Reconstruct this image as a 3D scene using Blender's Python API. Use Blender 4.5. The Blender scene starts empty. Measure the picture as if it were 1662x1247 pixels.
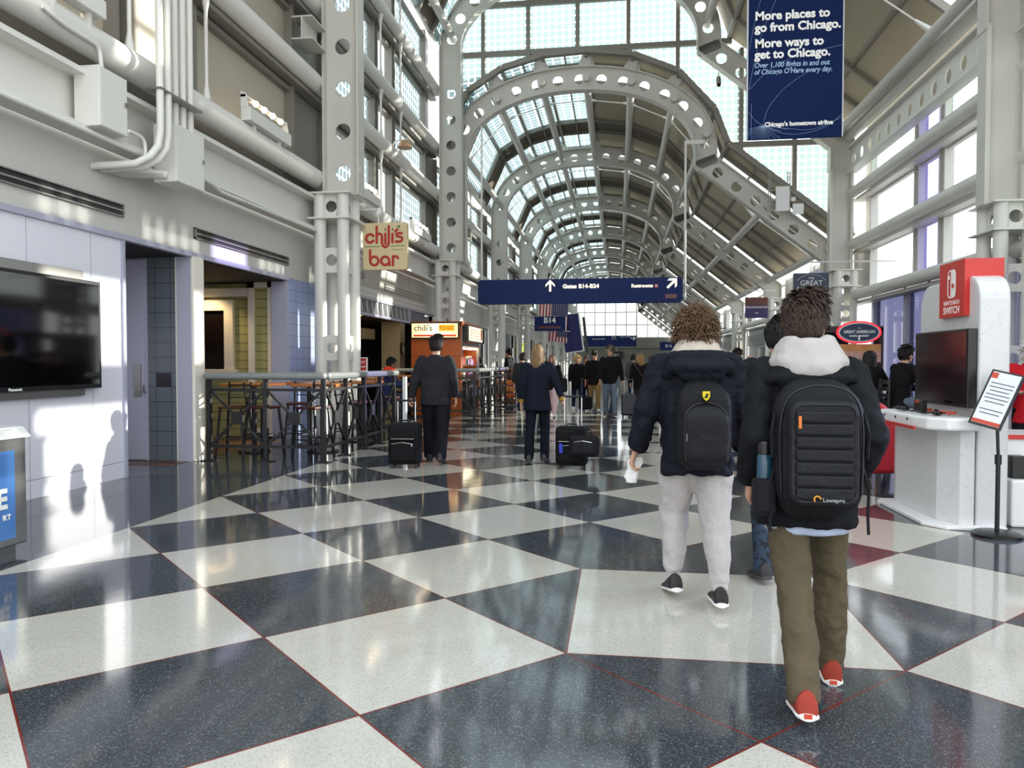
import bpy, bmesh, math, random
from mathutils import Vector as V, Matrix as M
S = bpy.context.scene
C = S.collection
R = math.radians
rnd = random.Random(7)
# ---------------------------------------------------------------- camera
cd = bpy.data.cameras.new('camera'); cam = bpy.data.objects.new('camera', cd); C.objects.link(cam)
cd.sensor_width = 36; cd.lens = 1240 / 1662 * 36; cd.clip_end = 600; cd.clip_start = .05
cam.location = (0, 0, 1.45); cam.rotation_euler = (math.pi/2 - .02836, 0, math.atan2(172, 1240))
S.camera = cam
# ---------------------------------------------------------------- sky, sun, exposure
w = bpy.data.worlds.new('sky'); S.world = w; w.use_nodes = True
nt = w.node_tree; bg = nt.nodes['Background']
tc = nt.nodes.new('ShaderNodeTexCoord'); sp = nt.nodes.new('ShaderNodeSeparateXYZ'); cr = nt.nodes.new('ShaderNodeValToRGB')
nt.links.new(tc.outputs['Generated'], sp.inputs[0]); nt.links.new(sp.outputs['Z'], cr.inputs[0])
cr.color_ramp.elements[0].position = 0; cr.color_ramp.elements[0].color = (.92, .92, .9, 1)
cr.color_ramp.elements[1].position = .6; cr.color_ramp.elements[1].color = (.86, .93, 1, 1)
nt.links.new(cr.outputs[0], bg.inputs[0]); bg.inputs[1].default_value = 2.1
sd = bpy.data.lights.new('sun', 'SUN'); sun = bpy.data.objects.new('sun', sd); C.objects.link(sun)
sd.energy = 9; sd.angle = R(.6); sd.color = (1, .93, .82)
sun.rotation_euler = V((-.85, -.50, -.24)).to_track_quat('-Z', 'Y').to_euler(); sun.location = (20, 20, 15)
S.view_settings.view_transform = 'Standard'; S.view_settings.look = 'None'
S.view_settings.exposure = .35; S.view_settings.gamma = 1; S.view_settings.use_curve_mapping = False
S.cycles.max_bounces = 8; S.cycles.transparent_max_bounces = 12; S.cycles.diffuse_bounces = 4
S.cycles.caustics_reflective = False; S.cycles.caustics_refractive = False; S.cycles.sample_clamp_indirect = 6

# ---------------------------------------------------------------- materials
def lin(h):
    if not isinstance(h, str): return tuple(h)
    c = [int(h[i:i+2], 16)/255 for i in (0, 2, 4)]
    return tuple(x/12.92 if x <= .04045 else ((x+.055)/1.055)**2.4 for x in c)
class X:                                  # arithmetic on shader sockets
    def __init__(s, t, k): s.t = t; s.k = k
    def op(s, o, b=None, c=None):
        n = s.t.nodes.new('ShaderNodeMath'); n.operation = o
        for i, q in enumerate((s, b, c)):
            if q is None: continue
            if isinstance(q, X): s.t.links.new(q.k, n.inputs[i])
            else: n.inputs[i].default_value = q
        return X(s.t, n.outputs[0])
    def __add__(s, b): return s.op('ADD', b)
    def __sub__(s, b): return s.op('SUBTRACT', b)
    def __mul__(s, b): return s.op('MULTIPLY', b)
    def __truediv__(s, b): return s.op('DIVIDE', b)
    def __lt__(s, b): return s.op('LESS_THAN', b)
    def __gt__(s, b): return s.op('GREATER_THAN', b)
    def fl(s): return s.op('FLOOR')
    def fr(s): return s.op('FRACT')
    def ab(s): return s.op('ABSOLUTE')
    def inv(s): return s.op('MULTIPLY_ADD', -1, 1)
    def mx(s, b): return s.op('MAXIMUM', b)
    def mix(s, a, b):                     # self = factor, a and b colours
        n = s.t.nodes.new('ShaderNodeMix'); n.data_type = 'RGBA'
        s.t.links.new(s.k, n.inputs[0])
        for i, q in ((6, a), (7, b)):
            if isinstance(q, X): s.t.links.new(q.k, n.inputs[i])
            else: n.inputs[i].default_value = (*lin(q), 1)
        return X(s.t, n.outputs[2])
def newmat(name):
    m = bpy.data.materials.new(name); m.use_nodes = True
    return m, m.node_tree, m.node_tree.nodes['Principled BSDF']
def coords(t, kind='Object'):
    tc = t.nodes.new('ShaderNodeTexCoord'); sp = t.nodes.new('ShaderNodeSeparateXYZ')
    t.links.new(tc.outputs[kind], sp.inputs[0])
    return [X(t, sp.outputs[i]) for i in range(3)], tc.outputs[kind]
def noise(t, vec, scale, detail=2, out=0):
    n = t.nodes.new('ShaderNodeTexNoise'); n.inputs['Scale'].default_value = scale; n.inputs['Detail'].default_value = detail
    if vec is not None: t.links.new(vec, n.inputs['Vector'])
    return X(t, n.outputs[out])
def bump(t, b, h, strength, dist=.01):
    n = t.nodes.new('ShaderNodeBump'); n.inputs['Strength'].default_value = strength; n.inputs['Distance'].default_value = dist
    t.links.new(h.k, n.inputs['Height']); t.links.new(n.outputs[0], b.inputs['Normal'])
MAT = {}
def mat(name, col, rough=.5, metal=0, var=.08, vs=6, bmp=0, bs=200, emit=0, spec=.5, coat=0, bd=.01, sheen=0):
    if name in MAT: return MAT[name]
    m, t, b = newmat(name); c = lin(col)
    _, vec = coords(t)
    f = noise(t, vec, vs, 4)
    k = f.mix([x*(1-var) for x in c], [min(1, x*(1+var)) for x in c])
    t.links.new(k.k, b.inputs['Base Color'])
    b.inputs['Roughness'].default_value = rough; b.inputs['Metallic'].default_value = metal
    b.inputs['Specular IOR Level'].default_value = spec; b.inputs['Coat Weight'].default_value = coat
    b.inputs['Sheen Weight'].default_value = sheen
    if emit:
        b.inputs['Emission Color'].default_value = (*c, 1); b.inputs['Emission Strength'].default_value = emit
    if bmp: bump(t, b, noise(t, vec, bs, 3), bmp, bd)
    MAT[name] = m; return m
def matx(name, f, rough=.5, **kw):        # f(t, coords, vec) -> colour X
    m, t, b = newmat(name); co, vec = coords(t, kw.pop('kind', 'Object'))
    t.links.new(f(t, co, vec).k, b.inputs['Base Color']); b.inputs['Roughness'].default_value = rough
    for k, v in kw.items(): b.inputs[k.replace('_', ' ')].default_value = v
    MAT[name] = m; return m
def glass(name, tint, gl=.08, frit=None, fw=.9, fcol='DDEEF0', pitch=.13, cover=.72):
    m, t, b = newmat(name); t.nodes.remove(b); out = t.nodes['Material Output']
    tr = t.nodes.new('ShaderNodeBsdfTransparent'); tr.inputs[0].default_value = (*lin(tint), 1)
    g = t.nodes.new('ShaderNodeBsdfGlossy'); g.inputs['Roughness'].default_value = .02
    mx = t.nodes.new('ShaderNodeMixShader'); mx.inputs[0].default_value = gl
    t.links.new(tr.outputs[0], mx.inputs[1]); t.links.new(g.outputs[0], mx.inputs[2]); last = mx
    if frit:
        tc = t.nodes.new('ShaderNodeTexCoord'); sp = t.nodes.new('ShaderNodeSeparateXYZ'); t.links.new(tc.outputs['UV'], sp.inputs[0])
        u, v = X(t, sp.outputs[0])/pitch, X(t, sp.outputs[1])/pitch
        f = (u.fr() < cover) * (v.fr() < cover) * fw
        tl = t.nodes.new('ShaderNodeBsdfTranslucent'); tl.inputs[0].default_value = (*lin(fcol), 1)
        df = t.nodes.new('ShaderNodeBsdfDiffuse'); df.inputs[0].default_value = (*lin(fcol), 1)
        m1 = t.nodes.new('ShaderNodeMixShader'); m1.inputs[0].default_value = .25
        t.links.new(tl.outputs[0], m1.inputs[1]); t.links.new(df.outputs[0], m1.inputs[2])
        m2 = t.nodes.new('ShaderNodeMixShader'); t.links.new(f.k, m2.inputs[0])
        t.links.new(mx.outputs[0], m2.inputs[1]); t.links.new(m1.outputs[0], m2.inputs[2]); last = m2
    t.links.new(last.outputs[0], out.inputs[0]); MAT[name] = m; return m

paint = mat('steel paint', 'C9C7BF', .42, var=.05, vs=1.5)
paint2 = mat('white steel paint', 'DAD9D2', .38, var=.05, vs=2)
panelm = mat('wall panel', 'C6C4BE', .5, var=.06, vs=1.2)
beige = mat('beige metal panel', 'AEA797', .55, var=.08, vs=.8)
roofp = mat('roof panel', 'AEA48F', .6, var=.1, vs=.7)
roofd = mat('dark roof panel', '655C4F', .7, var=.1)
mull = mat('mullion', '858178', .45, metal=.2, var=.06)
dark = mat('dark metal', '17181A', .4, var=.1)
black = mat('black plastic', '0B0B0C', .35, var=.1)
white = mat('white plastic', 'E6E6E6', .35, var=.03)
chrome = mat('chrome', 'C4C4C4', .18, metal=1, var=.03)
steel = mat('brushed steel', '9A9994', .32, metal=.9, var=.06, vs=20)
red = mat('red lacquer', 'C22A22', .35, var=.05)
letter = mat('white lettering', 'F4F4F0', .5, var=.01)
clear = glass('clear glass', 'F4F8FA', .06)
purple = glass('violet glass', 'B4B0F0', .08)
shopglass = glass('blue shop glass', '505270', .12)
frit = glass('fritted glass', 'F2FAFB', .05, frit=1, pitch=.22, cover=.78, fw=1, fcol='8FA4A6')
fritd = glass('sun-blocking fritted glass', 'F2FAFB', .05, frit=1, pitch=.30, cover=.93, fw=1, fcol='B0C0C0')  # added dense frit, set to cut direct sun through the right-hand windows
fritr = glass('fritted roof glass', 'F0FAFA', .05, frit=1, pitch=.30, cover=.82, fw=1, fcol='90A6A6')

# ---------------------------------------------------------------- geometry helpers
def circ(n, ph=0): return [(math.cos(2*math.pi*i/n+ph), math.sin(2*math.pi*i/n+ph)) for i in range(n)]
class MB:
    def __init__(s): s.v = []; s.f = []; s.m = []; s.uv = {}
    def add(s, vs, fs, mi=0, uv=None):
        o = len(s.v); s.v += [tuple(p) for p in vs]
        for f in fs:
            if uv: s.uv[len(s.f)] = uv
            s.f.append([o+i for i in f]); s.m.append(mi)
        return s
    def box(s, a, b, mi=0, T=None):
        x0, y0, z0 = a; x1, y1, z1 = b
        vs = [V(p) for p in ((x0,y0,z0),(x1,y0,z0),(x1,y1,z0),(x0,y1,z0),(x0,y0,z1),(x1,y0,z1),(x1,y1,z1),(x0,y1,z1))]
        if T: vs = [T @ p for p in vs]
        return s.add(vs, [(0,3,2,1),(4,5,6,7),(0,1,5,4),(1,2,6,5),(2,3,7,6),(3,0,4,7)], mi)
    def cbox(s, c, d, mi=0, T=None):
        return s.box([c[i]-d[i]/2 for i in range(3)], [c[i]+d[i]/2 for i in range(3)], mi, T)
    def bar(s, p, q, wd, hd, mi=0, up=(0,0,1)):        # rectangular bar between two points
        p, q = V(p), V(q); d = (q-p).normalized(); u = V(up)
        if abs(d.dot(u)) > .98: u = V((1,0,0))
        x = d.cross(u).normalized(); y = x.cross(d)
        vs = [c + x*(a*wd/2) + y*(b*hd/2) for c in (p, q) for a, b in ((-1,-1),(1,-1),(1,1),(-1,1))]
        return s.add(vs, [(0,3,2,1),(4,5,6,7),(0,1,5,4),(1,2,6,5),(2,3,7,6),(3,0,4,7)], mi)
    def tube(s, pts, r, n=10, mi=0, cap=True):
        pts = [V(p) for p in pts]; k = len(pts)
        rs = r if isinstance(r, (list, tuple)) else [r]*k
        d0 = (pts[1]-pts[0]).normalized(); u = V((0,0,1)) if abs(d0.z) < .9 else V((1,0,0))
        x = d0.cross(u).normalized(); vs = []; fs = []
        for i, p in enumerate(pts):
            a = pts[max(0, i-1)]; b = pts[min(k-1, i+1)]; d = (b-a).normalized()
            x = (x - d*x.dot(d)).normalized(); y = d.cross(x)
            rr = rs[i]; rx, ry = rr if isinstance(rr, tuple) else (rr, rr)
            vs += [p + x*(c*rx) + y*(e*ry) for c, e in circ(n)]
        for i in range(k-1):
            fs += [(i*n+j, i*n+(j+1) % n, (i+1)*n+(j+1) % n, (i+1)*n+j) for j in range(n)]
        if cap: fs += [tuple(range(n))[::-1], tuple(range((k-1)*n, k*n))]
        return s.add(vs, fs, mi)
    def rings(s, rg, mi=0, cap=True):                   # loft through rings of equal length
        n = len(rg[0]); vs = [p for r in rg for p in r]; fs = []
        for i in range(len(rg)-1):
            fs += [(i*n+j, i*n+(j+1) % n, (i+1)*n+(j+1) % n, (i+1)*n+j) for j in range(n)]
        if cap: fs += [tuple(range(n))[::-1], tuple(range((len(rg)-1)*n, len(rg)*n))]
        return s.add(vs, fs, mi)
    def lathe(s, prof, c=(0,0,0), n=20, mi=0, T=None):
        rg = [[V((c[0]+r*a, c[1]+r*b, c[2]+z)) for a, b in circ(n)] for r, z in prof]
        if T: rg = [[T @ p for p in r] for r in rg]
        return s.rings(rg, mi)
    def ball(s, c, r, n=12, mi=0, T=None):
        rr = r if isinstance(r, (tuple, list)) else (r, r, r); m = max(5, n//2+1); rg = []
        for i in range(m):
            th = -math.pi/2 + math.pi*(i+.02)/(m-1+.04); 
            rg.append([V((c[0]+rr[0]*math.cos(th)*a, c[1]+rr[1]*math.cos(th)*b, c[2]+rr[2]*math.sin(th))) for a, b in circ(n)])
        if T: rg = [[T @ p for p in r] for r in rg]
        return s.rings(rg, mi)
    def prism(s, poly, off, mi=0):                      # polygon (3d points) extruded by a vector
        n = len(poly); off = V(off); a = [V(p) for p in poly]
        return s.add(a + [p+off for p in a], [tuple(range(n))[::-1], tuple(range(n, 2*n))] + [(i, (i+1) % n, n+(i+1) % n, n+i) for i in range(n)], mi)
    def quad(s, p, mi=0, uv=None):
        p = [V(q) for q in p]
        if uv is None:
            a = (p[1]-p[0]); b = (p[-1]-p[0]); uv = [(0,0),(a.length,0),(a.length,b.length),(0,b.length)]
        return s.add(p, [tuple(range(len(p)))], mi, uv)
    def build(s, name, mats, parent=None, smooth=None, bev=0, **kw):
        me = bpy.data.meshes.new(name); me.from_pydata(s.v, [], s.f)
        for m in (mats if isinstance(mats, (list, tuple)) else [mats]): me.materials.append(m)
        me.polygons.foreach_set('material_index', s.m)
        if s.uv:
            L = me.uv_layers.new(name='UVMap')
            for i, uv in s.uv.items():
                for k, li in enumerate(me.polygons[i].loop_indices): L.data[li].uv = uv[k]
        if smooth is not None:
            me.polygons.foreach_set('use_smooth', [True]*len(s.f)); me.set_sharp_from_angle(angle=R(smooth))
        me.update()
        o = bpy.data.objects.new(name, me); C.objects.link(o); o.parent = parent
        if bev:
            b = o.modifiers.new('bevel', 'BEVEL'); b.width = bev; b.segments = 2; b.limit_method = 'ANGLE'
        return tag(o, **kw) if kw else o
def tag(o, label=None, cat=None, group=None, kind=None):
    for k, v in (('label', label), ('category', cat), ('group', group), ('kind', kind)):
        if v: o[k] = v
    return o
def thing(name, label=None, cat=None, loc=(0,0,0), rz=0, group=None, kind=None):
    o = bpy.data.objects.new(name, None); C.objects.link(o); o.location = loc; o.rotation_euler = (0, 0, rz)
    o.empty_display_size = .2
    return tag(o, label, cat, group, kind)
def dup(root, loc, rz, label, group=None):
    def cp(o, par):
        c = o.copy(); C.objects.link(c); c.parent = par
        for ch in list(o.children): cp(ch, c)
        return c
    r = cp(root, None); r.location = loc; r.rotation_euler = (0, 0, rz); r['label'] = label
    if group: r['group'] = group
    return r
def text(body, size, loc, rot, m, parent, name='lettering', align='CENTER', ext=.004, off=0, shear=0, sx=1, sp=1):
    c = bpy.data.curves.new(name, 'FONT'); c.body = body; c.size = size; c.align_x = align; c.align_y = 'CENTER'
    c.extrude = ext; c.offset = off; c.shear = shear; c.space_character = sp; c.resolution_u = 4
    c.materials.append(m)
    tmp = bpy.data.objects.new(name, c); C.objects.link(tmp)
    dg = bpy.context.evaluated_depsgraph_get()
    me = bpy.data.meshes.new_from_object(tmp.evaluated_get(dg), depsgraph=dg)
    bpy.data.objects.remove(tmp); bpy.data.curves.remove(c)
    o = bpy.data.objects.new(name, me); C.objects.link(o); o.parent = parent; o.location = loc
    o.rotation_euler = rot; o.scale = (sx, 1, 1); return o
FC = (math.pi/2, 0, 0)                    # text facing the camera side (-Y)
FX = (math.pi/2, 0, math.pi/2)            # facing +X
FNX = (math.pi/2, 0, -math.pi/2)          # facing -X
def plate2d(name, outline, holes, th, m, parent, T):   # flat plate with round holes, from a filled 2D curve
    cu = bpy.data.curves.new(name, 'CURVE'); cu.dimensions = '2D'; cu.fill_mode = 'BOTH'; cu.extrude = th/2
    def spl(pts):
        q = cu.splines.new('POLY'); q.points.add(len(pts)-1); q.use_cyclic_u = True
        for i, p in enumerate(pts): q.points[i].co = (p[0], p[1], 0, 1)
    spl(outline)
    for cx, cy, r in holes: spl([(cx+r*a, cy+r*b) for a, b in circ(18)])
    tmp = bpy.data.objects.new(name, cu); C.objects.link(tmp)
    dg = bpy.context.evaluated_depsgraph_get()
    me = bpy.data.meshes.new_from_object(tmp.evaluated_get(dg), depsgraph=dg)
    bpy.data.objects.remove(tmp); bpy.data.curves.remove(cu)
    me.transform(T); me.materials.clear(); me.materials.append(m)
    o = bpy.data.objects.new(name, me); C.objects.link(o); o.parent = parent
    return o
def spath(pts, n=6):                                      # smooth curve through points
    P = [V(p) for p in pts]; P = [P[0]*2-P[1]] + P + [P[-1]*2-P[-2]]; out = []
    for a, b, c, d in zip(P, P[1:], P[2:], P[3:]):
        for i in range(n):
            t = i/n; out.append(.5*((2*b) + (c-a)*t + (2*a-5*b+4*c-d)*t*t + (3*b-a-3*c+d)*t**3))
    return out + [P[-2]]
# ---------------------------------------------------------------- floor
def floor_col(t, co, vec):
    x, y, z = co
    i = (x + .25)/.797; j = (y - 3.77)/.787
    u = (i + j)/2; v = (i - j)/2
    par = ((u.fl() + v.fl())/2).fr().ab() < .25
    orn = ((u - 1).ab() < 1) * (v.ab() < 1)
    sq = ((i - 1).ab() < 1) * ((j - 1).ab() < 1)
    wh = orn.inv()*par + orn*sq
    left = x < -4.25; right = x > 2.95
    wh = wh*left.inv()*right.inv()
    ln = lambda q, w: ((q - .5).fr() - .5).ab() < w
    lines = ln(u, .0045).mx(ln(v, .0045)) * orn.inv()
    e1 = ((i - 1).ab() - 1).ab() < .006; e2 = ((j - 1).ab() - 1).ab() < .006
    se = (e1*((j - 1).ab() < 1)).mx(e2*((i - 1).ab() < 1)) * orn
    eo = (((u - 1).ab() - 1).ab() < .0045)*(v.ab() < 1); eo = eo.mx(((v.ab() - 1).ab() < .0045)*((u - 1).ab() < 1))
    lines = lines.mx(se).mx(eo) * left.inv()*right.inv()
    lines = lines.mx((x + 4.25).ab() < .005).mx((x - 2.95).ab() < .005)
    vo = t.nodes.new('ShaderNodeTexVoronoi'); vo.inputs['Scale'].default_value = 210; t.links.new(vec, vo.inputs['Vector'])
    sc = t.nodes.new('ShaderNodeSeparateColor'); t.links.new(vo.outputs['Color'], sc.inputs[0])
    chip = X(t, sc.outputs[0]); chip2 = X(t, sc.outputs[1])
    big = noise(t, vec, .9, 3)
    wcol = (chip > .9).mix((chip2 > .8).mix('BCBAAF', 'CAC8BC'), '9A978D')
    dcol = (chip > .9).mix((chip2 > .7).mix('373C40', '454A4E'), '75797B')
    gcol = (chip > .88).mix('4C525A', '666B72')
    base = wh.mix(right.mix(dcol, gcol), wcol)
    base = (big*.5).mix(base, wh.mix('3A3F43', 'B4B2A8'))
    return lines.mix(base, '6E2A22')
fm = matx('terrazzo', floor_col, .085, IOR=1.6)
t = fm.node_tree; b = t.nodes['Principled BSDF']
_, vec = coords(t); bump(t, b, noise(t, vec, 1.6, 2), .09, .02)
f = MB(); f.quad([(-14,-8,0),(14,-8,0),(14,102,0),(-14,102,0)]).build('floor', fm, label='polished black and white diagonal checkerboard terrazzo floor', cat='floor', kind='structure')
wood = matx('bar wood floor', lambda t, co, vec: noise(t, vec, 3, 4).mix('4A2E1E', '6B452B'), .3)
MB().box((-11.5, 9.9, 0), (-6.2, 14.5, .004)).build('floor', wood, label='brown wooden floor inside the bar opening', cat='floor', kind='structure')

# ---------------------------------------------------------------- steel portal frames
BAY = 9.95; YK = [14.5 + BAY*k for k in range(9)]
CX, AO, BO, AI, BI, Z0 = -1.32, 4.37, 2.85, 3.70, 2.12, 8.1
def ell(a, b, n=28, e=2.12, t0=math.pi, t1=0):
    r = []
    for i in range(n+1):
        th = t0 + (t1-t0)*i/n; c, s = math.cos(th), math.sin(th)
        r.append((CX + a*math.copysign(abs(c)**(2/e), c), Z0 + b*abs(s)**(2/e)))
    return r
def shift(pts, dz): return [(x, z+dz) for x, z in pts]
def along(pts, step, start=0):
    out = []; d = start; acc = 0
    for (x0, z0), (x1, z1) in zip(pts, pts[1:]):
        L = math.hypot(x1-x0, z1-z0)
        while d <= acc + L and L > 0:
            k = (d-acc)/L; out.append((x0+(x1-x0)*k, z0+(z1-z0)*k)); d += step
        acc += L
    return out
def flange(mb, pts, w=.36, th=.035):
    n = len(pts); rg = []
    for i, (x, z) in enumerate(pts):
        a = pts[max(0, i-1)]; b = pts[min(n-1, i+1)]
        tx, tz = b[0]-a[0], b[1]-a[1]; L = math.hypot(tx, tz); nx, nz = -tz/L*th/2, tx/L*th/2
        rg.append([(x-nx, -w/2, z-nz), (x+nx, -w/2, z+nz), (x+nx, w/2, z+nz), (x-nx, w/2, z-nz)])
    mb.rings(rg)
XZ = M(((1,0,0,0),(0,0,1,0),(0,1,0,0),(0,0,0,1)))      # curve plane (x, y) to (x, z)
def mid(o, i): return [((a[0]+b[0])/2, (a[1]+b[1])/2) for a, b in zip(o, i)]
PUX = [-5.35, -3.95, -2.5, -1.05, .38, 1.72, 2.72]
def outer_z(x, a=AO, b=BO, e=2.12):
    q = min(1, abs((x-CX)/a)); return Z0 + b*(1-q**e)**(1/e)
CACHE = {}
def portal(Y, dz, label, big):
    r = thing('steel_portal_frame', label, 'steel frame', (0, Y, 0), group='perforated steel portal frames')
    if dz in CACHE:
        for ch in CACHE[dz].children:
            c = ch.copy(); C.objects.link(c); c.parent = r
        return r
    CACHE[dz] = r
    zo = 4.7
    # left leg
    plate2d('perforated_column', [(-5.69,zo),(-5.0,zo),(-5.0,Z0+dz),(-5.69,Z0+dz)],
            [(-5.35, zo+.45+.82*i, .155) for i in range(int((Z0+dz-zo-.3)/.82))], .03, paint, r, XZ)
    mb = MB(); flange(mb, [(-5.69,zo),(-5.69,Z0+dz)]); flange(mb, [(-5.0,zo),(-5.0,Z0+dz)]); mb.build('column_flange', paint, r)
    # arched rib with its knee
    o = shift(ell(AO, BO), dz); i_ = shift(ell(AI, BI), dz)
    o2 = o + [(3.05, 7.9+dz)]; i2 = i_ + [(2.38, 7.66+dz)]
    c = mid(o, i_)
    plate2d('arched_rib', o2 + i2[::-1], [(x, z, .165) for x, z in along(c, .7, .4)], .03, paint, r, XZ)
    mb = MB(); flange(mb, o2); flange(mb, i2)
    mb.bar((2.38,0,7.66+dz), (3.05,0,7.9+dz), .3, .03, up=(0,1,0))
    for x in PUX[1:-1]:                                   # brackets that carry the roof
        z = outer_z(x)+dz; n = V(((x-CX)/AO**2, 0, (z-dz-Z0)/BO**2)).normalized(); tn = V((n.z, 0, -n.x)); p = V((x, 0, z))
        mb.prism([p - tn*.3 - V((0,.02,0)), p + tn*.3 - V((0,.02,0)), p + tn*.14 + n*.42 - V((0,.02,0)), p - tn*.14 + n*.42 - V((0,.02,0))], (0,.04,0))
        mb.prism([p + tn*q - V((0,.09,0)) for q in (-.15, .15)] + [p + tn*q + n*.44 - V((0,.09,0)) for q in (.15, -.15)], (0,.18,0))
    mb.build('rib_flange', paint, r)
    # sloping strut
    so = [(3.05,7.9+dz),(6.95,4.8+dz)]; si = [(2.38,7.66+dz),(6.28,4.58+dz)]
    cen = [(3.05-.5+.2,7.55+dz+.2),(6.62,4.25+dz+.2)]
    cl = along([(2.9,7.6+dz),(6.62,4.66+dz)], .74, .25)
    end = 4.15 if dz == 0 else 7.2
    plate2d('sloping_strut', [so[0], so[1], (6.95,end), (6.28,end), si[1], si[0]], [(x, z, .165) for x, z in cl if x < 6.4], .03, paint, r, XZ)
    mb = MB(); flange(mb, so); flange(mb, si + [(6.28,end)]); flange(mb, [(6.95,4.8+dz),(6.95,end)]); mb.build('strut_flange', paint, r)
    if big:                                               # right-hand box column of the tall hall
        MB().box((6.28,-.16,4.2), (6.36,.16,7.3)).box((6.87,-.16,4.2), (6.95,.16,7.3)).box((6.36,-.03,4.2), (6.87,.03,7.3)).build('box_column', paint, r)
    # pipe columns left and right
    for sx, xc in ((-1, -5.48), (1, 6.72)):
        top = 4.7 if sx < 0 else 4.2
        for dx in (-.23, .23):
            for dy in (-.31, .31):
                MB().tube([(xc+dx,dy,0),(xc+dx,dy,top)], .118, 14).build('pipe', paint2, r, smooth=40)
        mb = MB()
        for z in (top-.5, top-.02): mb.box((xc-.42,-.48,z), (xc+.42,.48,z+.03))
        mb.build('collar_plate', paint2, r)
        for z in ((1.73, 3.42, top-.25) if sx < 0 else (1.5, 2.9, top-.25)):
            T = M.Translation((0,-.31,0)) @ XZ
            p = plate2d('tie_plate', [(xc-.2,z-.24),(xc+.2,z-.24),(xc+.2,z+.24),(xc-.2,z+.24)], [(xc,z,.11)], .03, paint2, r, T)
            q = p.copy(); C.objects.link(q); q.location = (0,.62,0); q.parent = r
            plate2d('tie_plate', [(-.2,z-.24),(.2,z-.24),(.2,z+.24),(-.2,z+.24)], [(0,z,.09)], .03, paint2, r,
                    M.Translation((xc-sx*.23,0,0)) @ M.Rotation(math.pi/2, 4, 'Z') @ XZ)
    return r
portal(14.5, 3.3, 'tall steel frame whose perforated column stands by the bar sign on the left', True)
portal(24.3, 3.3, 'tall steel frame in front of the glazed gable above the blue gate sign', True)
ORD = ['just behind the glazed gable, carrying the blue gate sign', 'second in the row of arches down the hall', 'third in the row of arches down the hall', 'fourth in the row of arches down the hall',
       'fifth in the row of arches down the hall', 'sixth in the row of arches down the hall', 'seventh in the row of arches down the hall', 'last of the row, framing the bright end window']
for k in (2, 3, 4, 5, 6, 7, 8, 1):
    q = portal(25.0 if k == 1 else YK[k], 0, 'low perforated steel arch ' + ORD[k-1], False)
for ch in list(q.children):                               # the first low arch stands on the columns of the tall frame
    if ch.name.split('.')[0] in ('pipe', 'collar_plate', 'tie_plate'): bpy.data.objects.remove(ch)

# ---------------------------------------------------------------- vaulted roof
PROF = [(-5.75, 8.35)] + [(x, outer_z(x)+.42) for x in (-4.9, -3.75, -2.42, -1.05, .42, 1.85)] + [(2.95, 9.35), (3.35, 8.28), (5.15, 6.85), (7.1, 5.3)]
STRIP = [0, .1, .27, .7, .86, 1]
roof = thing('ceiling', 'vaulted roof of glazed and solid strips over the hall', 'ceiling', kind='structure')
def roof_bay(y0, y1, dz):
    L = y1-y0; g = MB(); p = MB(); fr = MB(); cl = MB()
    for (xa, za), (xb, zb), k in zip(PROF, PROF[1:], range(20)):
        a = V((xa,0,za+dz)); b = V((xb,0,zb+dz))
        for i in range(5):
            s0, s1 = y0+L*STRIP[i], y0+L*STRIP[i+1]
            q = [a+V((0,s0,0)), b+V((0,s0,0)), b+V((0,s1,0)), a+V((0,s1,0))]
            left = k < 4
            if i == 1: cl.quad(q)
            elif left and i in (0, 2, 4): g.quad(q)
            elif left: p.quad(q, 1)
            else: p.quad(q, 1 if i == 3 and k < 7 else 0)
            if i: fr.bar(a+V((0,s0,-.05)), b+V((0,s0,-.05)), .12, .16)
        if k: fr.bar(a+V((0,y0,-.06)), a+V((0,y1,-.06)), .1, .14)
        if k > 7 or 0 < k < 4:                             # one more rafter line in the middle of each facet
            m_ = (a+b)/2 + V((0,0,-.04)); fr.bar(m_+V((0,y0,0)), m_+V((0,y1,0)), .05, .08)
    g.build('roof_glazing', fritr, roof); cl.build('skylight_strip', clear, roof)
    p.build('roof_panel', [roofp, roofd], roof); fr.build('roof_rafter', mull, roof)
    PU = [(x, (outer_z(x)+outer_z(x, AI, BI) if abs(x-CX) < 3.6 else 2*Z0+1.1)/2) for x in PUX] + [(4.62, 6.35), (6.45, 4.98)]
    for n_, (x, z) in enumerate(PU):
        MB().tube([(x,y0+.02,z+dz),(x,y1-.02,z+dz)], .125, 12).build('purlin', paint, roof, smooth=40)
    for f_ in (.13, .27):                                  # tie rods between the purlins
        for (x, z), (x2, z2) in zip(PU, PU[1:]):
            a, b = V((x, y0+L*f_, z+dz+.12)), V((x2, y0+L*f_, z2+dz+.12)); d = (b-a)
            MB().tube([a, a+d*.16, a+d*.17, b-d*.17, b-d*.16, b], [.07, .035, .02, .02, .035, .07], 6).build('tie_rod', paint2, roof, smooth=60)
roof_bay(4.55, 14.5, 3.3); roof_bay(14.5, 24.7, 3.3)
for k in range(1, 8): roof_bay(YK[k] + (.3 if k == 1 else 0), YK[k+1], 0)

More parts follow.
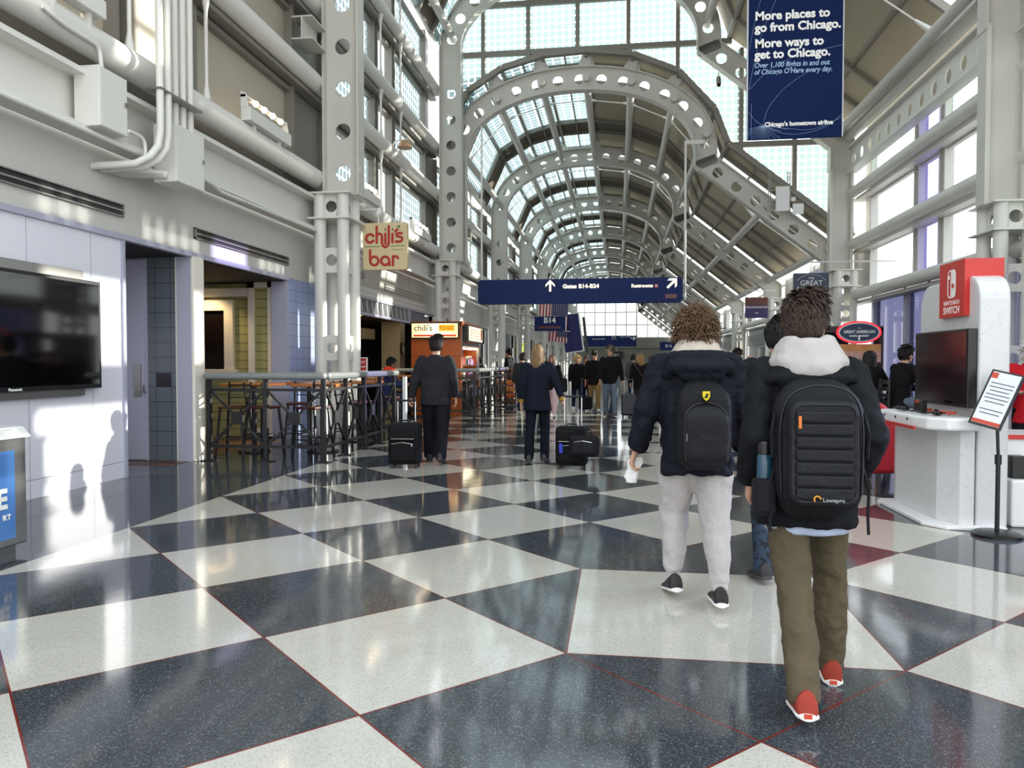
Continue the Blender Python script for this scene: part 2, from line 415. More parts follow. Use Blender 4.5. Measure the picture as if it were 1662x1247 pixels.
# ---------------------------------------------------------------- walls of the hall
WX, RX = -6.2, 7.45
OFF = [.0, .75, 4.1, 4.35, 5.6, 5.85, 9.2, 9.95]           # pillar, wide pane, mullion, narrow pane, mullion, wide pane, pillar
wl = thing('wall_left', 'left wall of the hall with panels, channel beam and round rails', 'wall', kind='structure')
wr = thing('wall_right', 'right wall of the hall with round rails and perforated beam', 'wall', kind='structure')
MB().box((-6.5,-6,3.04), (-6.15,100,4.02)).build('fascia_panel', panelm, wl)
mb = MB().box((-6.05,-6,4.05), (-6.0,100,4.62)).box((-6.1,-6,4.60), (-5.78,100,4.66)).box((-6.1,-6,4.0), (-5.78,100,4.06)); mb.build('channel_beam', paint2, wl)
MB().box((-6.3,-6,4.6), (-6.2,100,5.1)).build('panel_gap', mull, wl)
for z in (5.05, 6.9): MB().tube([(-5.88,-6,z),(-5.88,100,z)], .18, 16).build('rail_tube', paint2, wl, smooth=40)
MB().tube([(-5.88,24,8.4),(-5.88,100,8.4)], .16, 14).build('rail_tube', paint2, wl, smooth=40)
for z in (8.4, 10.25, 12.0): MB().tube([(-5.88,-6,z),(-5.88,24.5,z)], .17, 16).build('rail_tube', paint2, wl, smooth=40)
for z in (6.9, 8.4, 10.25):
    MB().box((-6.12,-6,z-.28), (-5.9,24.6 if z > 8 else 100,z-.2)).build('rail_ledge', mull, wl)
for z in (3.45, 5.0, 6.55):
    MB().tube([(6.98,4,z),(6.98,24.5 if z > 4.9 else 100,z)], .155, 16).build('rail_tube', paint2, wr, smooth=40)
    MB().box((7.05,4,z-.25), (7.4,24.5 if z > 4.9 else 100,z-.16)).build('rail_ledge', paint, wr)
MB().tube([(6.85,4,8.28),(6.85,24.3,8.28)], .19, 16).build('eaves_tube', paint2, wr, smooth=40)
YZ = M(((0,0,1,0),(1,0,0,0),(0,1,0,0),(0,0,0,1)))          # curve plane (x, y) to (y, z)
for y0, y1 in ((4.8,14.3),(14.8,24.1)):
    plate2d('perforated_beam', [(y0,7.1),(y1,7.1),(y1,7.8),(y0,7.8)], [(y0+.35+.72*i, 7.45, .16) for i in range(13)], .03, paint2, wr, M.Translation((6.85,0,0)) @ YZ)
    MB().box((6.7,y0,7.78), (7.0,y1,7.82)).box((6.7,y0,7.08), (7.0,y1,7.12)).build('beam_flange', paint2, wr)
MB().box((7.38,4,7.56), (7.5,24.4,8.6)).build('eaves_panel', roofp, wr)
def window(n, side, y0, zs, glazing, mid_g, name):
    x = WX if side < 0 else RX; s = -side
    win = thing('window_%d' % n, name, 'window', kind='structure')
    fr = MB(); 
    top, bot = zs[-1][1], zs[0][0]
    for i in range(0, 8, 2): fr.box((x-.06, y0+OFF[i], bot-.2), (x+.06, y0+OFF[i+1], top+.2))
    for i in range(1, 7):                                  # thin deep mullions at pane edges
        fr.box((x-.03, y0+OFF[i]-.04, bot-.2), (x+s*.16, y0+OFF[i]+.04, top+.2))
    for (za, zb), (zc, zd) in zip(zs, zs[1:]): fr.box((x-.05, y0, zb), (x+.05, y0+BAY, zc))
    for za, zb in zs: fr.box((x-.03, y0+.7, zb-.04), (x+s*.12, y0+9.25, zb+.04)).box((x-.03, y0+.7, za-.04), (x+s*.12, y0+9.25, za+.04))
    fr.build('window_frame', mull if side < 0 else panelm, win)
    for za, zb in zs:
        for i in (1, 3, 5):
            q = MB(); a, b = y0+OFF[i], y0+OFF[i+1]
            m_ = mid_g if i == 3 else fritd if za > 6.7 and side > 0 else glazing  # top right-hand panes get the dense frit only to block sun
            q.quad([(x,a,za),(x,b,za),(x,b,zb),(x,a,zb)]).build('pane', m_, win)
ZL = [(5.2, 6.55), (7.1, 8.05), (8.6, 9.9), (10.4, 11.7)]
window(1, -1, 4.55, ZL, beige, beige, 'opaque beige panels high on the left wall nearest the camera')
window(2, -1, 14.5, ZL, frit, clear, 'tall fritted windows on the left wall behind the bar sign')
for k in range(1, 8): window(k+2, -1, YK[k], ZL[:2], frit, clear, 'fritted windows high on the left wall, bay %s down the hall' % ['one','two','three','four','five','six','seven'][k-1])
ZR = [(3.62, 4.78), (5.18, 6.3), (6.72, 7.5)]
window(10, 1, 4.55, ZR, fritd, purple, 'tall bright windows on the right wall beside the camera')
window(11, 1, 14.5, ZR, clear, purple, 'tall bright windows with a violet middle pane on the right wall')
for k in range(1, 8): window(k+11, 1, YK[k], [(3.62, 4.9)], clear, purple, 'low clerestory windows under the sloping roof, bay %s on the right' % ['one','two','three','four','five','six','seven'][k-1])
# lower glazing behind the game booth
gl = thing('window_19', 'violet tinted glass shopfront along the right wall', 'window', kind='structure')
for a, b in ((4.6,7.2),(7.3,9.9),(10.0,12.6),(12.7,15.3),(15.6,17.9),(18.1,19.4),(19.6,21.0),(21.1,23.6)):
    MB().quad([(RX,a,.1),(RX,b,.1),(RX,b,3.25),(RX,a,3.25)]).build('pane', shopglass, gl)
mb = MB()
for y in (4.6,7.25,9.95,12.65,15.45,18.0,19.5,21.05,23.6): mb.box((RX-.1,y-.09,0), (RX+.1,y+.09,3.4))
mb.box((RX-.1,4.5,0), (RX+.1,23.6,.1)).box((RX-.1,4.5,3.25), (RX+.1,23.6,3.4)); mb.build('window_frame', mat('violet mullion','A8A6B4',.4), gl)
# glazed gable between the tall and the low roof
gb = thing('window_20', 'glazed gable wall above the first low arch', 'window', kind='structure')
GY = 24.72; T0 = [(x, z+3.2) for x, z in PROF]
def zat(P, x):
    for (x0, z0), (x1, z1) in zip(P, P[1:]):
        if x0 <= x <= x1 and x1 > x0: return z0 + (z1-z0)*(x-x0)/(x1-x0)
    return P[0][1] if x < P[0][0] else P[-1][1]
cols = [-5.75, -4.36, -2.89, -1.31, .28, 1.81, 3.75, 5.35, 6.6, 7.1]
rows = [0, 5.5, 8.2, 11.4, 12.95, 15]
mb = MB(); fr = MB()
for xa, xb in zip(cols, cols[1:]):
    for za, zb in zip(rows, rows[1:]):
        la, lb, ha, hb = zat(PROF,xa), zat(PROF,xb), zat(T0,xa), zat(T0,xb)
        q = [(xa,GY,max(za,la)), (xb,GY,max(za,lb)), (xb,GY,min(zb,hb)), (xa,GY,min(zb,ha))]
        if q[3][2] > q[0][2]+.01 or q[2][2] > q[1][2]+.01:
            q[3] = (xa, GY, max(q[3][2], q[0][2]+.001)); q[2] = (xb, GY, max(q[2][2], q[1][2]+.001))
            MB().quad(q, uv=[(p[0],p[2]) for p in q]).build('pane', frit, gb)
for x in cols[1:-1]: fr.bar((x,GY-.06,zat(PROF,x)), (x,GY-.06,zat(T0,x)), .16, .12)
for z in rows[1:-1]:
    xs = [-5.7 + .05*i for i in range(257)]; xs = [x for x in xs if zat(PROF,x) < z < zat(T0,x)]
    run = []
    for x in xs + [99]:
        if run and x-run[-1] > .06:
            fr.bar((run[0],GY-.06,z), (run[-1],GY-.06,z), .12, .16); run = []
        run.append(x)
for P in (PROF,):
    for a, b in zip(P, P[1:]): fr.bar((a[0],GY-.05,a[1]), (b[0],GY-.05,b[1]), .2, .16)
fr.build('window_frame', mull, gb)
# far end wall
we = thing('wall_end', 'far end wall of the hall with wide gate front', 'wall', kind='structure')
MB().box((-6.2,95,3.2), (7.5,95.3,4.5)).box((-6.2,95.2,0), (7.5,95.4,3.2)).build('gate_front', mat('far wall','77766F',.6), we)
ge = thing('window_21', 'large bright window at the far end of the hall', 'window', kind='structure')
mb = MB()
for x in [-5.4+1.28*i for i in range(10)]: mb.box((x-.06,95,4.5), (x+.06,95.15,11))
for z in (4.5, 6.05, 7.6, 9.0): mb.box((-5.6,94.98,z-.06), (7,95.17,z+.06))
mb.build('window_frame', paint, ge); MB().quad([(-5.6,95.1,4.5),(7,95.1,4.5),(7,95.1,11),(-5.6,95.1,11)]).build('pane', clear, ge)
# ---------------------------------------------------------------- left side: panel wall, recess, bar front
lav = matx('white laminate panel', lambda t, co, vec: ((co[1]-8.26).ab() < .004).mx((co[1]-7.27).ab() < .004).mx((co[2]-.2).ab() < .004).mix(noise(t, vec, 1.5).mix('DCDCE6', 'E4E4EC'), '8A8A98'), .4)
lavd = mat('lavender grey panel', 'A9AABB', .45, var=.04)
cream = mat('cream column cladding', 'EDE7DA', .45, var=.03)
tilem = matx('blue grey wall tile', lambda t, co, vec: ((co[2]/.217).fr() < .035).mx(((co[0]+6.72)/.24).fr() < .03).mix((((co[0]+6.6).ab() < .12)*((co[2]-1.19).ab() < .105)).mix('5E656C', '1A1B20'), '2A2E33'), .25)
tilem2 = matx('blue wall tile', lambda t, co, vec: ((co[2]/.217).fr() < .035).mx(((co[1]-13.7)/.3).fr() < .02).mix(noise(t, vec, 2).mix('8C9AC0', '9FACD0'), '4A5470'), .25)
siding = matx('green clapboard siding', lambda t, co, vec: ((co[2]/.165).fr() < .07).mix(noise(t, vec, 4).mix('8E8A55', 'A29E68'), '3E3C22'), .6)
trimc = mat('cream trim', 'D8D0BC', .5)
barwall = mat('bar beige wall', 'BFA576', .6, var=.06)
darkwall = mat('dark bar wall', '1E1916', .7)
orangew = matx('orange wood panel', lambda t, co, vec: ((co[0]+4.78).ab() < .006).mx((co[2]-1.62).ab() < .006).mix(noise(t, vec, 5, 5).mix('B5561F', 'CC6A2B'), '6E3211'), .35)

MB().box((-6.3,-6,0), (-6.15,8.83,3.02)).build('wall_front', lav, label='white laminate wall carrying the wall-mounted screen', cat='wall', kind='structure')
MB().box((-6.2,8.81,0), (-6.12,8.86,3.04)).box((-6.2,-6,2.98), (-6.11,13.7,3.05)).build('trim_1', lavd, label='lavender grey trim around the recess and the openings', cat='trim', kind='structure')
wre = thing('wall_recess', 'grey recess wall with tiles beside the white laminate wall', 'wall', kind='structure')
MB().box((-9,10.4,0), (-6.84,10.5,3.0)).build('recess_panel', lavd, wre)
MB().box((-6.84,10.39,0), (-6.36,10.5,3.0)).build('tile_strip', tilem, wre)
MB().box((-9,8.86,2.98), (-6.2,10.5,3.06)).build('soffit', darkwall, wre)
MB().box((-9,5,0), (-8.9,10.5,3)).box((-9,8.7,0), (-6.3,8.8,3)).build('recess_side', lavd, wre)
dr = thing('door_1', 'grey service door in the recess beside the tiles', 'door', kind='structure')
MB().box((-7.9,10.36,.02), (-6.88,10.4,2.95)).build('door_leaf', lavd, dr); MB().box((-7.04,10.345,.95), (-6.93,10.36,1.42)).build('push_plate', steel, dr)
MB().tube([(-6.87,10.33,1.0),(-6.87,10.33,1.12)], .012, 8).box((-6.885,10.33,1.0), (-6.855,10.36,1.02)).build('door_handle', chrome, dr)
MB().box((-6.36,10.36,0), (-6.14,10.38,3.0)).build('wall_return', lavd, label='lavender grey return beside the tiled recess', cat='wall', kind='structure')
MB().box((-6.4,10.38,0), (-6.1,10.66,2.99)).build('pillar_1', cream, bev=.01, label='cream clad pillar at the end of the bar railing', cat='pillar', kind='structure')
# bar opening seen over the first railing
wb = thing('wall_siding', 'green clapboard wall inside the bar opening', 'wall', kind='structure')
MB().box((-9,13.8,0), (-6.88,13.9,2.95)).build('siding_panel', siding, wb)
MB().box((-6.82,13.7,0.2), (-6.52,13.9,2.9)).build('siding_panel', siding, wb)
mb = MB().box((-6.94,13.66,.1), (-6.82,13.9,3)).box((-6.55,13.66,.1), (-6.44,13.9,3)).box((-6.94,13.66,2.86), (-6.44,13.88,2.98)).box((-9,13.7,2.7), (-6.94,13.82,2.86)).box((-6.94,13.65,.1), (-6.44,13.9,.2))
mb.build('trim_board', trimc, wb)
wi = thing('window_22', 'dark framed window in the green clapboard wall', 'window', kind='structure')
MB().box((-7.46,13.72,1.2), (-7.28,13.8,2.62)).box((-8.6,13.72,2.44), (-7.46,13.8,2.64)).box((-7.46,13.72,2.62), (-7.28,13.8,2.64)).box((-8.6,13.7,1.2), (-7.2,13.8,1.32)).build('window_frame', trimc, wi)
MB().box((-8.5,13.77,1.32), (-7.46,13.8,2.44)).build('pane', mat('dark window glass', '15100E', .08), wi)
MB().box((-6.44,13.6,0), (-6.14,13.72,3)).build('wall_return', lavd, label='lavender grey return between clapboard wall and blue tiles', cat='wall', kind='structure')
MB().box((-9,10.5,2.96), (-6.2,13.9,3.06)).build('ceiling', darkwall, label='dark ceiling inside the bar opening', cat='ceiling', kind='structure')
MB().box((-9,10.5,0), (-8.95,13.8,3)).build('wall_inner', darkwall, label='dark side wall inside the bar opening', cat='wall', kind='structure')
MB().box((-6.4,13.72,0), (-6.13,15.0,3.03)).build('wall_tile', tilem2, label='blue tiled pier behind the near pipe column', cat='wall', kind='structure')
def downlight(loc, label, e=35, col=(1,.72,.4)):
    r = thing('downlight', label, 'light', loc, group='recessed downlights in the bar')
    MB().lathe([(.09,0),(.1,-.01),(.1,-.02),(.075,-.02),(.07,0)], n=16).build('trim_ring', trimc, r, smooth=40)
    MB().lathe([(.001,-.012),(.07,-.012),(.07,-.006),(.001,-.006)], n=16).build('lamp', mat('lit lamp', 'FFDFA8', .5, emit=12), r)
    l = bpy.data.lights.new('downlight', 'SPOT'); l.energy = e; l.color = col; l.spot_size = R(125); l.spot_blend = .6; l.shadow_soft_size = .06
    o = bpy.data.objects.new('bulb', l); C.objects.link(o); o.parent = r; o.location = (0,0,-.04)
downlight((-7.75,13.35,2.955), 'recessed downlight over the clapboard wall', 60)
# main bar beyond the columns
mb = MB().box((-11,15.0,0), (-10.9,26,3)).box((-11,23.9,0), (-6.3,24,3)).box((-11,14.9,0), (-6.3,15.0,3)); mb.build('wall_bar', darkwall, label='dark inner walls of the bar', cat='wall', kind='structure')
MB().box((-11,15,2.62), (-6.16,24,2.7)).build('ceiling', mat('bar ceiling', '5A4A36', .7), label='brown ceiling inside the bar behind the columns', cat='ceiling', kind='structure')
frz = matx('pepper frieze', lambda t, co, vec: ((((co[1]/.42).fr()-.5 + ((co[2]*9).op('SINE')*.12)).ab() < .1) * ((co[2]-2.84).ab() < .15)).mix('55565A', 'BDBDB8'), .4)
lat = matx('lattice band', lambda t, co, vec: ((((co[1]/.12).fr()-.5).ab() < .28) * (((co[2]/.12).fr()-.5).ab() < .3)).mix('D2D0C8', 'B2AFA6'), .5)
seam = matx('fascia seams', lambda t, co, vec: ((co[1]/1.0).fr() < .02).mix(noise(t, vec, 2, 3).mix('AAA69C', 'BDB9AE'), '6A665E'), .5)
ff = thing('trim_2', 'patterned frieze band over the bar front', 'trim', kind='structure')
MB().box((-6.2,15.0,2.66), (-6.14,22.1,3.02)).build('pepper_frieze', frz, ff); MB().box((-6.2,22.15,2.66), (-6.14,23.9,3.02)).build('louvre_panel', mat('grey louvre', '5B6066', .5), ff)
MB().box((-6.2,15,2.6), (-6.11,24,2.67)).box((-6.2,15,3.0), (-6.11,24,3.04)).box((-6.2,22.08,2.6), (-6.11,22.14,3.04)).build('frieze_edge', lavd, ff)
MB().box((-6.16,15,3.05), (-6.125,24,3.32)).build('lattice_band', lat, ff); MB().box((-6.16,15,3.33), (-6.13,24,4.0)).build('seamed_fascia', seam, ff)
MB().box((-6.75,21.3,0), (-6.2,21.8,2.62)).build('pillar_2', barwall, label='beige tiled pillar with a clock inside the bar', cat='pillar', kind='structure')
MB().box((-7.9,15.2,0), (-6.35,15.7,2.62)).build('pillar_3', barwall, label='beige pier behind the near pipe column', cat='pillar', kind='structure')
MB().box((-9.2,20.2,2.1), (-6.9,21.2,2.4)).box((-9.2,20.2,2.4), (-9,21.2,2.62)).build('bar_canopy', barwall, bev=.02, label='beige canopy hanging over the back bar', cat='canopy')
r = thing('bar_counter', 'dark bar counter behind the railing tables', 'counter', (-8.2,16.2,0))
MB().box((-.3,0,0), (.3,5,1.05)).build('counter_base', darkwall, r); MB().box((-.38,-.06,1.05), (.38,5.06,1.1)).build('counter_top', mat('counter wood', '5A3A22', .3), r, bev=.01)
downlight((-5.95+-.3,18.0,2.615), 'recessed downlight over the bar entrance', 50)
downlight((-8.2,17.4,2.615), 'recessed downlight over the bar counter', 50)
cl = thing('wall_clock', 'round brass wall clock on the beige pillar', 'clock', (-6.18,21.42,1.85), R(0))
T = M.Rotation(math.pi/2, 4, 'Y')
MB().lathe([(.001,0),(.19,0),(.2,.03),(.17,.05),(.16,.03),(.001,.03)], n=24, T=T).build('clock_case', mat('brass', 'B08A3E', .3, metal=1), cl, smooth=40)
MB().lathe([(.001,.031),(.155,.031),(.155,.034),(.001,.034)], n=24, T=T).build('clock_face', mat('cream dial', 'E8DDBE', .5), cl)
MB().box((.035,-.008,0), (.04,.008,.11)).box((.035,-.08,-.008), (.04,0,.008)).build('clock_hand', black, cl)
# vents, boxes and conduits on the upper left wall
vent = None
for i, (y0, y1, z, lab) in enumerate([(5.2,8.84,3.34,'long slot vent in the fascia above the wall-mounted screen'), (10.47,13.66,3.34,'long slot vent in the fascia above the clapboard opening'),
        (15.9,17.9,3.55,'slot vent above the frieze, beside the bar sign'), (19.6,23.6,3.45,'slot vent above the far half of the frieze'), (26,29,3.45,'slot vent beyond the lit menu board'), (36,39,3.45,'slot vent further down the left fascia')]):
    r = thing('slot_vent', lab, 'vent', (-6.13,y0,z)); L = y1-y0
    MB().box((-.02,0,-.08), (.02,L,-.065)).box((-.02,0,.065), (.02,L,.08)).box((-.02,0,-.08), (.02,.02,.08)).box((-.02,L-.02,-.08), (.02,L,.08)).build('vent_frame', steel, r)
    MB().box((-.015,0,-.065), (-.005,L,.065)).build('vent_slot', black, r); MB().box((-.01,.02,-.012), (.012,L-.02,.012)).build('vent_blade', steel, r)
def jbox(y0, y1, z0, z1, x, lab):
    r = thing('junction_box', lab, 'electrical box', (x,(y0+y1)/2,z0)); w_ = (y1-y0)/2; h = z1-z0
    MB().box((-.3,-w_,0), (0,w_,h)).build('box_body', paint2, r, bev=.008); MB().box((0,-w_+.01,.01), (.012,w_-.01,h-.01)).build('box_cover', paint2, r, bev=.004)
    MB().box((.012,w_-.06,h*.5), (.03,w_-.03,h*.5+.05)).build('latch', steel, r); return r
jbox(7.72,8.2,4.04,4.7,-5.62,'smaller grey junction box on the channel beam')
jbox(8.98,9.64,3.72,4.45,-5.5,'larger grey junction box below the bundle of vertical conduits')
bn = thing('conduit_bundle', 'bundle of painted vertical conduits entering the larger junction box', 'conduit')
for i, y in enumerate((8.6,8.76,8.93,9.08,9.25,9.42)):
    if i < 2: pts = [(-5.46,y,9),(-5.46,y,4.25),(-5.47,y-.03,4.05),(-5.52,y-.12,3.9),(-5.65,y-.2,3.8),(-6.15,y-.3,3.76)]
    else: pts = [(-5.46-.1,y,9),(-5.56,y,4.4)]
    MB().tube(pts, .045, 10).build('conduit', paint2, bn, smooth=50)
MB().box((-5.62,8.54,4.72), (-5.41,9.47,4.74)).build('conduit_clamp', steel, bn)
for i in range(4): MB().tube([(-5.6,8.95,3.78-.012*i+.04),(-6.15,8.5+.1*i,3.77)], .03, 8).build('conduit', paint2, bn, smooth=50)
def wire(name, pts, rad, lab):
    P = [V(p) for p in pts]; out = [P[0]]
    for a, b, c in zip(P, P[1:], P[2:]):                     # rounded corners
        r_ = min(.15, (a-b).length*.4, (c-b).length*.4); p, q = b+(a-b).normalized()*r_, b+(c-b).normalized()*r_
        out += [(p*(1-k)**2 + b*2*k*(1-k) + q*k*k) for k in (0,.25,.5,.75,1)]
    MB().tube(out+[P[-1]], rad, 8).build(name, paint2, smooth=50, label=lab, cat='conduit')
wire('conduit', [(-5.7,7.0,5.0),(-5.7,7.3,4.95),(-5.7,7.85,4.95),(-5.7,7.88,4.72)], .025, 'thin curved conduit dropping into the top of the smaller junction box')
wire('conduit', [(-5.74,4,3.97),(-5.74,8.9,3.97)], .03, 'thin conduit run under the channel beam left of the boxes')
wire('conduit', [(-5.6,8.2,4.12),(-5.6,8.5,4.12),(-5.6,8.52,3.85),(-6.1,8.4,3.78)], .022, 'thin looped conduit from the smaller junction box into the fascia')
wire('conduit', [(-5.7,9.65,4.0),(-5.7,10.2,3.98),(-5.74,10.5,3.93),(-5.74,14.1,3.97)], .03, 'thin conduit run under the channel beam right of the boxes')
def uplight(y, z, L, lab, lit=True):
    r = thing('uplight', lab, 'light', (-5.7,y,z), group='wall uplights on the lower rail tube')
    MB().box((-.1,0,0), (.06,L,.2)).build('housing', paint2, r, bev=.01)
    MB().prism([(-.1,0,.2),(.02,0,.2),(-.02,0,.42),(-.1,0,.45)], (0,.03,0)).build('end_bracket', paint2, r); MB().prism([(-.1,L-.03,.2),(.02,L-.03,.2),(-.02,L-.03,.42),(-.1,L-.03,.45)], (0,.03,0)).build('end_bracket', paint2, r)
    MB().box((-.1,0,.36), (-.02,L,.4)).build('lamp_bar', paint2, r)
    for i in range(4):
        MB().ball((.0,L*(.2+.2*i),.34), .05, 10).build('bulb', mat('lit halogen bulb', 'FFE2C0', .4, emit=9), r, smooth=60)
    for q in (.2,.8): MB().box((-.06,L*q-.02,-.2), (0,L*q+.02,0)).build('leg_bracket', paint2, r)
uplight(11.25,5.2,1.5,'uplight with four lit bulbs over the clapboard opening'); uplight(7.0,5.25,.9,'uplight housing above the smaller junction box')
uplight(16.6,5.15,1.2,'uplight with lit bulbs just above the bar sign, beside the perforated column'); uplight(20.9,5.1,1.9,'uplight with lit bulbs right of the bar sign')
uplight(27,5.1,1.9,'uplight beyond the tall frame column, in the first low bay')
for k, y0 in enumerate([4.55,14.5]+YK[1:5]):
    tops = [5.05,6.9,8.4,10.25,12] if k < 2 else [5.05,6.9,8.4]
    r = thing('rail_strut', ['slim forked struts between the rails near the conduits','slim forked struts between the rails above the bar sign'][k] if k < 2 else 'slim forked struts in low bay %s of the left wall' % ['one','two','three','four'][k-2], 'strut')
    for a, b in zip(tops, tops[1:]):
        for o_ in (4.1, 5.85):
            y = y0+o_; MB().tube([(-5.88,y,a+.12),(-5.88,y,a+.22),(-5.88,y,a+.4),(-5.88,y,b-.42),(-5.88,y,b-.25),(-5.88,y,b-.12)], [.05,.06,.028,.028,.06,.09], 8).build('strut_rod', paint2, r, smooth=50)
for y0, z in ((13.6,7.42),):
    MB().box((-6.0,y0,z), (-5.6,y0+.7,z+.03)).box((-6.0,y0,z+.4), (-5.6,y0+.7,z+.43)).box((-5.82,y0,z+.03), (-5.79,y0+.7,z+.4)).build('beam_stub', paint, label='short steel beam stub fixed to the near perforated column', cat='beam')
# railings
railm = mat('drink rail', '8E9290', .35, metal=.3)
def railing(p, q, n, lab, n0=0):
    p, q = V(p), V(q); d = q-p; L = d.length; a = math.atan2(d.y, d.x)
    r = thing('bar_railing', lab, 'railing', p, a, group='black bar railings')
    MB().box((-.06,-.1,1.2), (L+.06,.1,1.3)).build('top_rail', railm, r, bev=.04)
    s = L/n
    for i in range(n0, n+1):
        MB().box((i*s-.03,-.03,0), (i*s+.03,.03,1.2)).box((i*s-.1,-.1,0), (i*s+.1,.1,.012)).build('post', dark, r)
    MB().box((0,-.02,1.03), (L,.02,1.07)).build('upper_bar', dark, r); MB().box((0,-.02,.2), (L,.02,.24)).build('lower_bar', dark, r)
    for i in range(n):
        x0, x1 = i*s+.03, (i+1)*s-.03; xm = (x0+x1)/2
        b = MB().bar((x0,0,1.03),(x1,0,.24),.03,.03).bar((x0,.001,.24),(x1,.001,1.03),.03,.03).box((xm-.09,-.025,.545), (xm+.09,.025,.725)); b.build('cross_brace', dark, r)
railing((-5.96,10.52,0), (-4.2,10.52,0), 2, 'black railing run nearest the camera, starting at the cream pillar')
railing((-4.2,10.57,0), (-4.2,14.0,0), 4, 'black railing run leading away behind the rolling black suitcase', 1)
railing((-5.9,18.85,0), (-3.57,18.85,0), 3, 'black railing run crossing behind the person in the dark jacket')
railing((-3.57,18.95,0), (-3.57,24.2,0), 5, 'black railing run ending at the snack rack', 1)
MB().box((-4.0,13.9,0), (-3.94,14.0,1.18)).box((-4.06,13.85,0), (-3.88,14.05,.015)).build('barrier_post', white, label='white barrier post at the end of the railing behind the suitcase', cat='post')
# high tables and stools
tabm = matx('table wood', lambda t, co, vec: noise(t, vec, 4, 5).mix('A0602A', 'C07C3C'), .35)
def high_table():
    r = thing('high_table', 'x', 'table', group='high tables in the bar')
    MB().box((-.38,-.38,1.06), (.38,.38,1.11)).build('table_top', tabm, r, bev=.01); MB().tube([(0,0,.03),(0,0,1.06)], .04, 12).build('table_column', dark, r)
    MB().lathe([(.01,0),(.26,0),(.25,.025),(.05,.04),(.04,.06)], n=20).build('table_base', dark, r, smooth=40); return r
tb = high_table(); TS = [(-5.85,11.7,0,'high wooden table nearest the cream pillar'), (-4.75,11.85,0,'high wooden table behind the middle of the near railing'), (-5.35,12.75,0,'high wooden table behind the side railing'), (-4.72,13.55,.1,'high wooden table beside the white pipe column'),
      (-5.4,16.8,0,'high wooden table in front of the person with the orange collar'), (-4.55,19.45,0,'high wooden table behind the second railing'), (-5.35,19.7,0,'high wooden table left of the orange kiosk')]
def bar_stool():
    r = thing('bar_stool', 'x', 'stool', group='black bar stools')
    MB().box((-.19,-.19,.74), (.19,.19,.78)).build('seat', mat('stool seat', '4A1F16', .4), r, bev=.015)
    for sx in (-1,1):
        for sy in (-1,1): MB().bar((sx*.22,sy*.22,0),(sx*.16,sy*.16,.74),.03,.03).build('leg', dark, r)
    MB().bar((-.2,-.2,.28),(.2,-.2,.28),.02,.02).bar((-.2,.2,.28),(.2,.2,.28),.02,.02).bar((-.2,-.2,.34),(-.2,.2,.34),.02,.02).bar((.2,-.2,.34),(.2,.2,.34),.02,.02).build('foot_rail', dark, r)
    MB().bar((-.16,.17,.76),(-.17,.23,1.14),.025,.025).bar((.16,.17,.76),(.17,.23,1.14),.025,.025).bar((-.17,.2,.9),(.17,.2,.9),.05,.015).bar((-.17,.212,1.0),(.17,.212,1.0),.05,.015).bar((-.17,.224,1.1),(.17,.224,1.1),.06,.015).build('ladder_back', dark, r); return r
st = bar_stool(); SS = [(-5.86,11.08,.1,'black bar stool tucked between the cream pillar and the near railing'), (-5.4,11.1,2.9,'black bar stool behind the left cross brace of the near railing'), (-5.25,12.15,.1,'black bar stool behind the middle high table'), (-4.6,11.1,-.3,'black bar stool in the corner of the near and side railings'),
      (-4.5,12.45,1.57,'black bar stool behind the second panel of the side railing'), (-4.5,12.93,1.57,'black bar stool behind the third panel of the side railing'), (-4.45,14.5,1.7,'black bar stool past the end of the side railing'),
      (-4.9,20.1,0,'black bar stool by the orange kiosk wall'), (-3.86,20.6,0,'black bar stool left of the snack rack'), (-3.86,22.9,0,'black bar stool beside the last railing run')]
for i, (x, y, a, lab) in enumerate(TS):
    if i == 0: tb.location = (x,y,.005); tb['label'] = lab
    else: dup(tb, (x,y,0), a, lab)
for i, (x, y, a, lab) in enumerate(SS):
    if i == 0: st.location = (x,y,0); st.rotation_euler.z = a; st['label'] = lab
    else: dup(st, (x,y,0), a, lab)
r = thing('table_card', 'small red card sign standing on the side railing', 'sign', (-5.18,15.0,0)); 
MB().box((-.1,-.02,1.27), (.13,.02,1.55)).build('card_frame', white, r); MB().box((-.085,-.024,1.285), (.115,-.02,1.535)).build('card_face', mat('red card', '9E2020', .5), r)
text('SEAT', .07, (.015,-.026,1.45), FC, letter, r); text('YOURSELF', .04, (.015,-.026,1.36), FC, letter, r); MB().box((-.02,-.02,0), (.05,.02,1.27)).build('card_post', dark, r)
# orange to-go kiosk
k = thing('takeaway_kiosk', 'orange wood takeaway kiosk with lit sign and menu board', 'kiosk', (0,0,0))
MB().box((-5.65,20.5,0), (-4.25,20.62,2.55)).box((-5.65,23.2,0), (-4.25,23.3,2.55)).box((-5.65,20.5,2.45), (-4.2,23.3,2.57)).build('kiosk_body', orangew, k)
MB().box((-5.62,20.62,0), (-5.5,23.2,2.45)).box((-4.5,20.62,0), (-4.3,23.2,.95)).build('kiosk_back', darkwall, k)
MB().box((-5.62,20.36,2.1), (-4.28,20.5,2.54)).build('sign_box', black, k)
MB().box((-5.59,20.35,2.13), (-4.31,20.362,2.51)).build('sign_face', matx('lit cream sign', lambda t, co, vec: ((co[0]+4.95).ab()*1.5).mix('FFF6C8', 'F6C98C'), .4, Emission_Strength=0), k)
t = MAT['lit cream sign'].node_tree; b = t.nodes['Principled BSDF']; t.links.new(b.inputs['Base Color'].links[0].from_socket, b.inputs['Emission Color']); b.inputs['Emission Strength'].default_value = 1.1
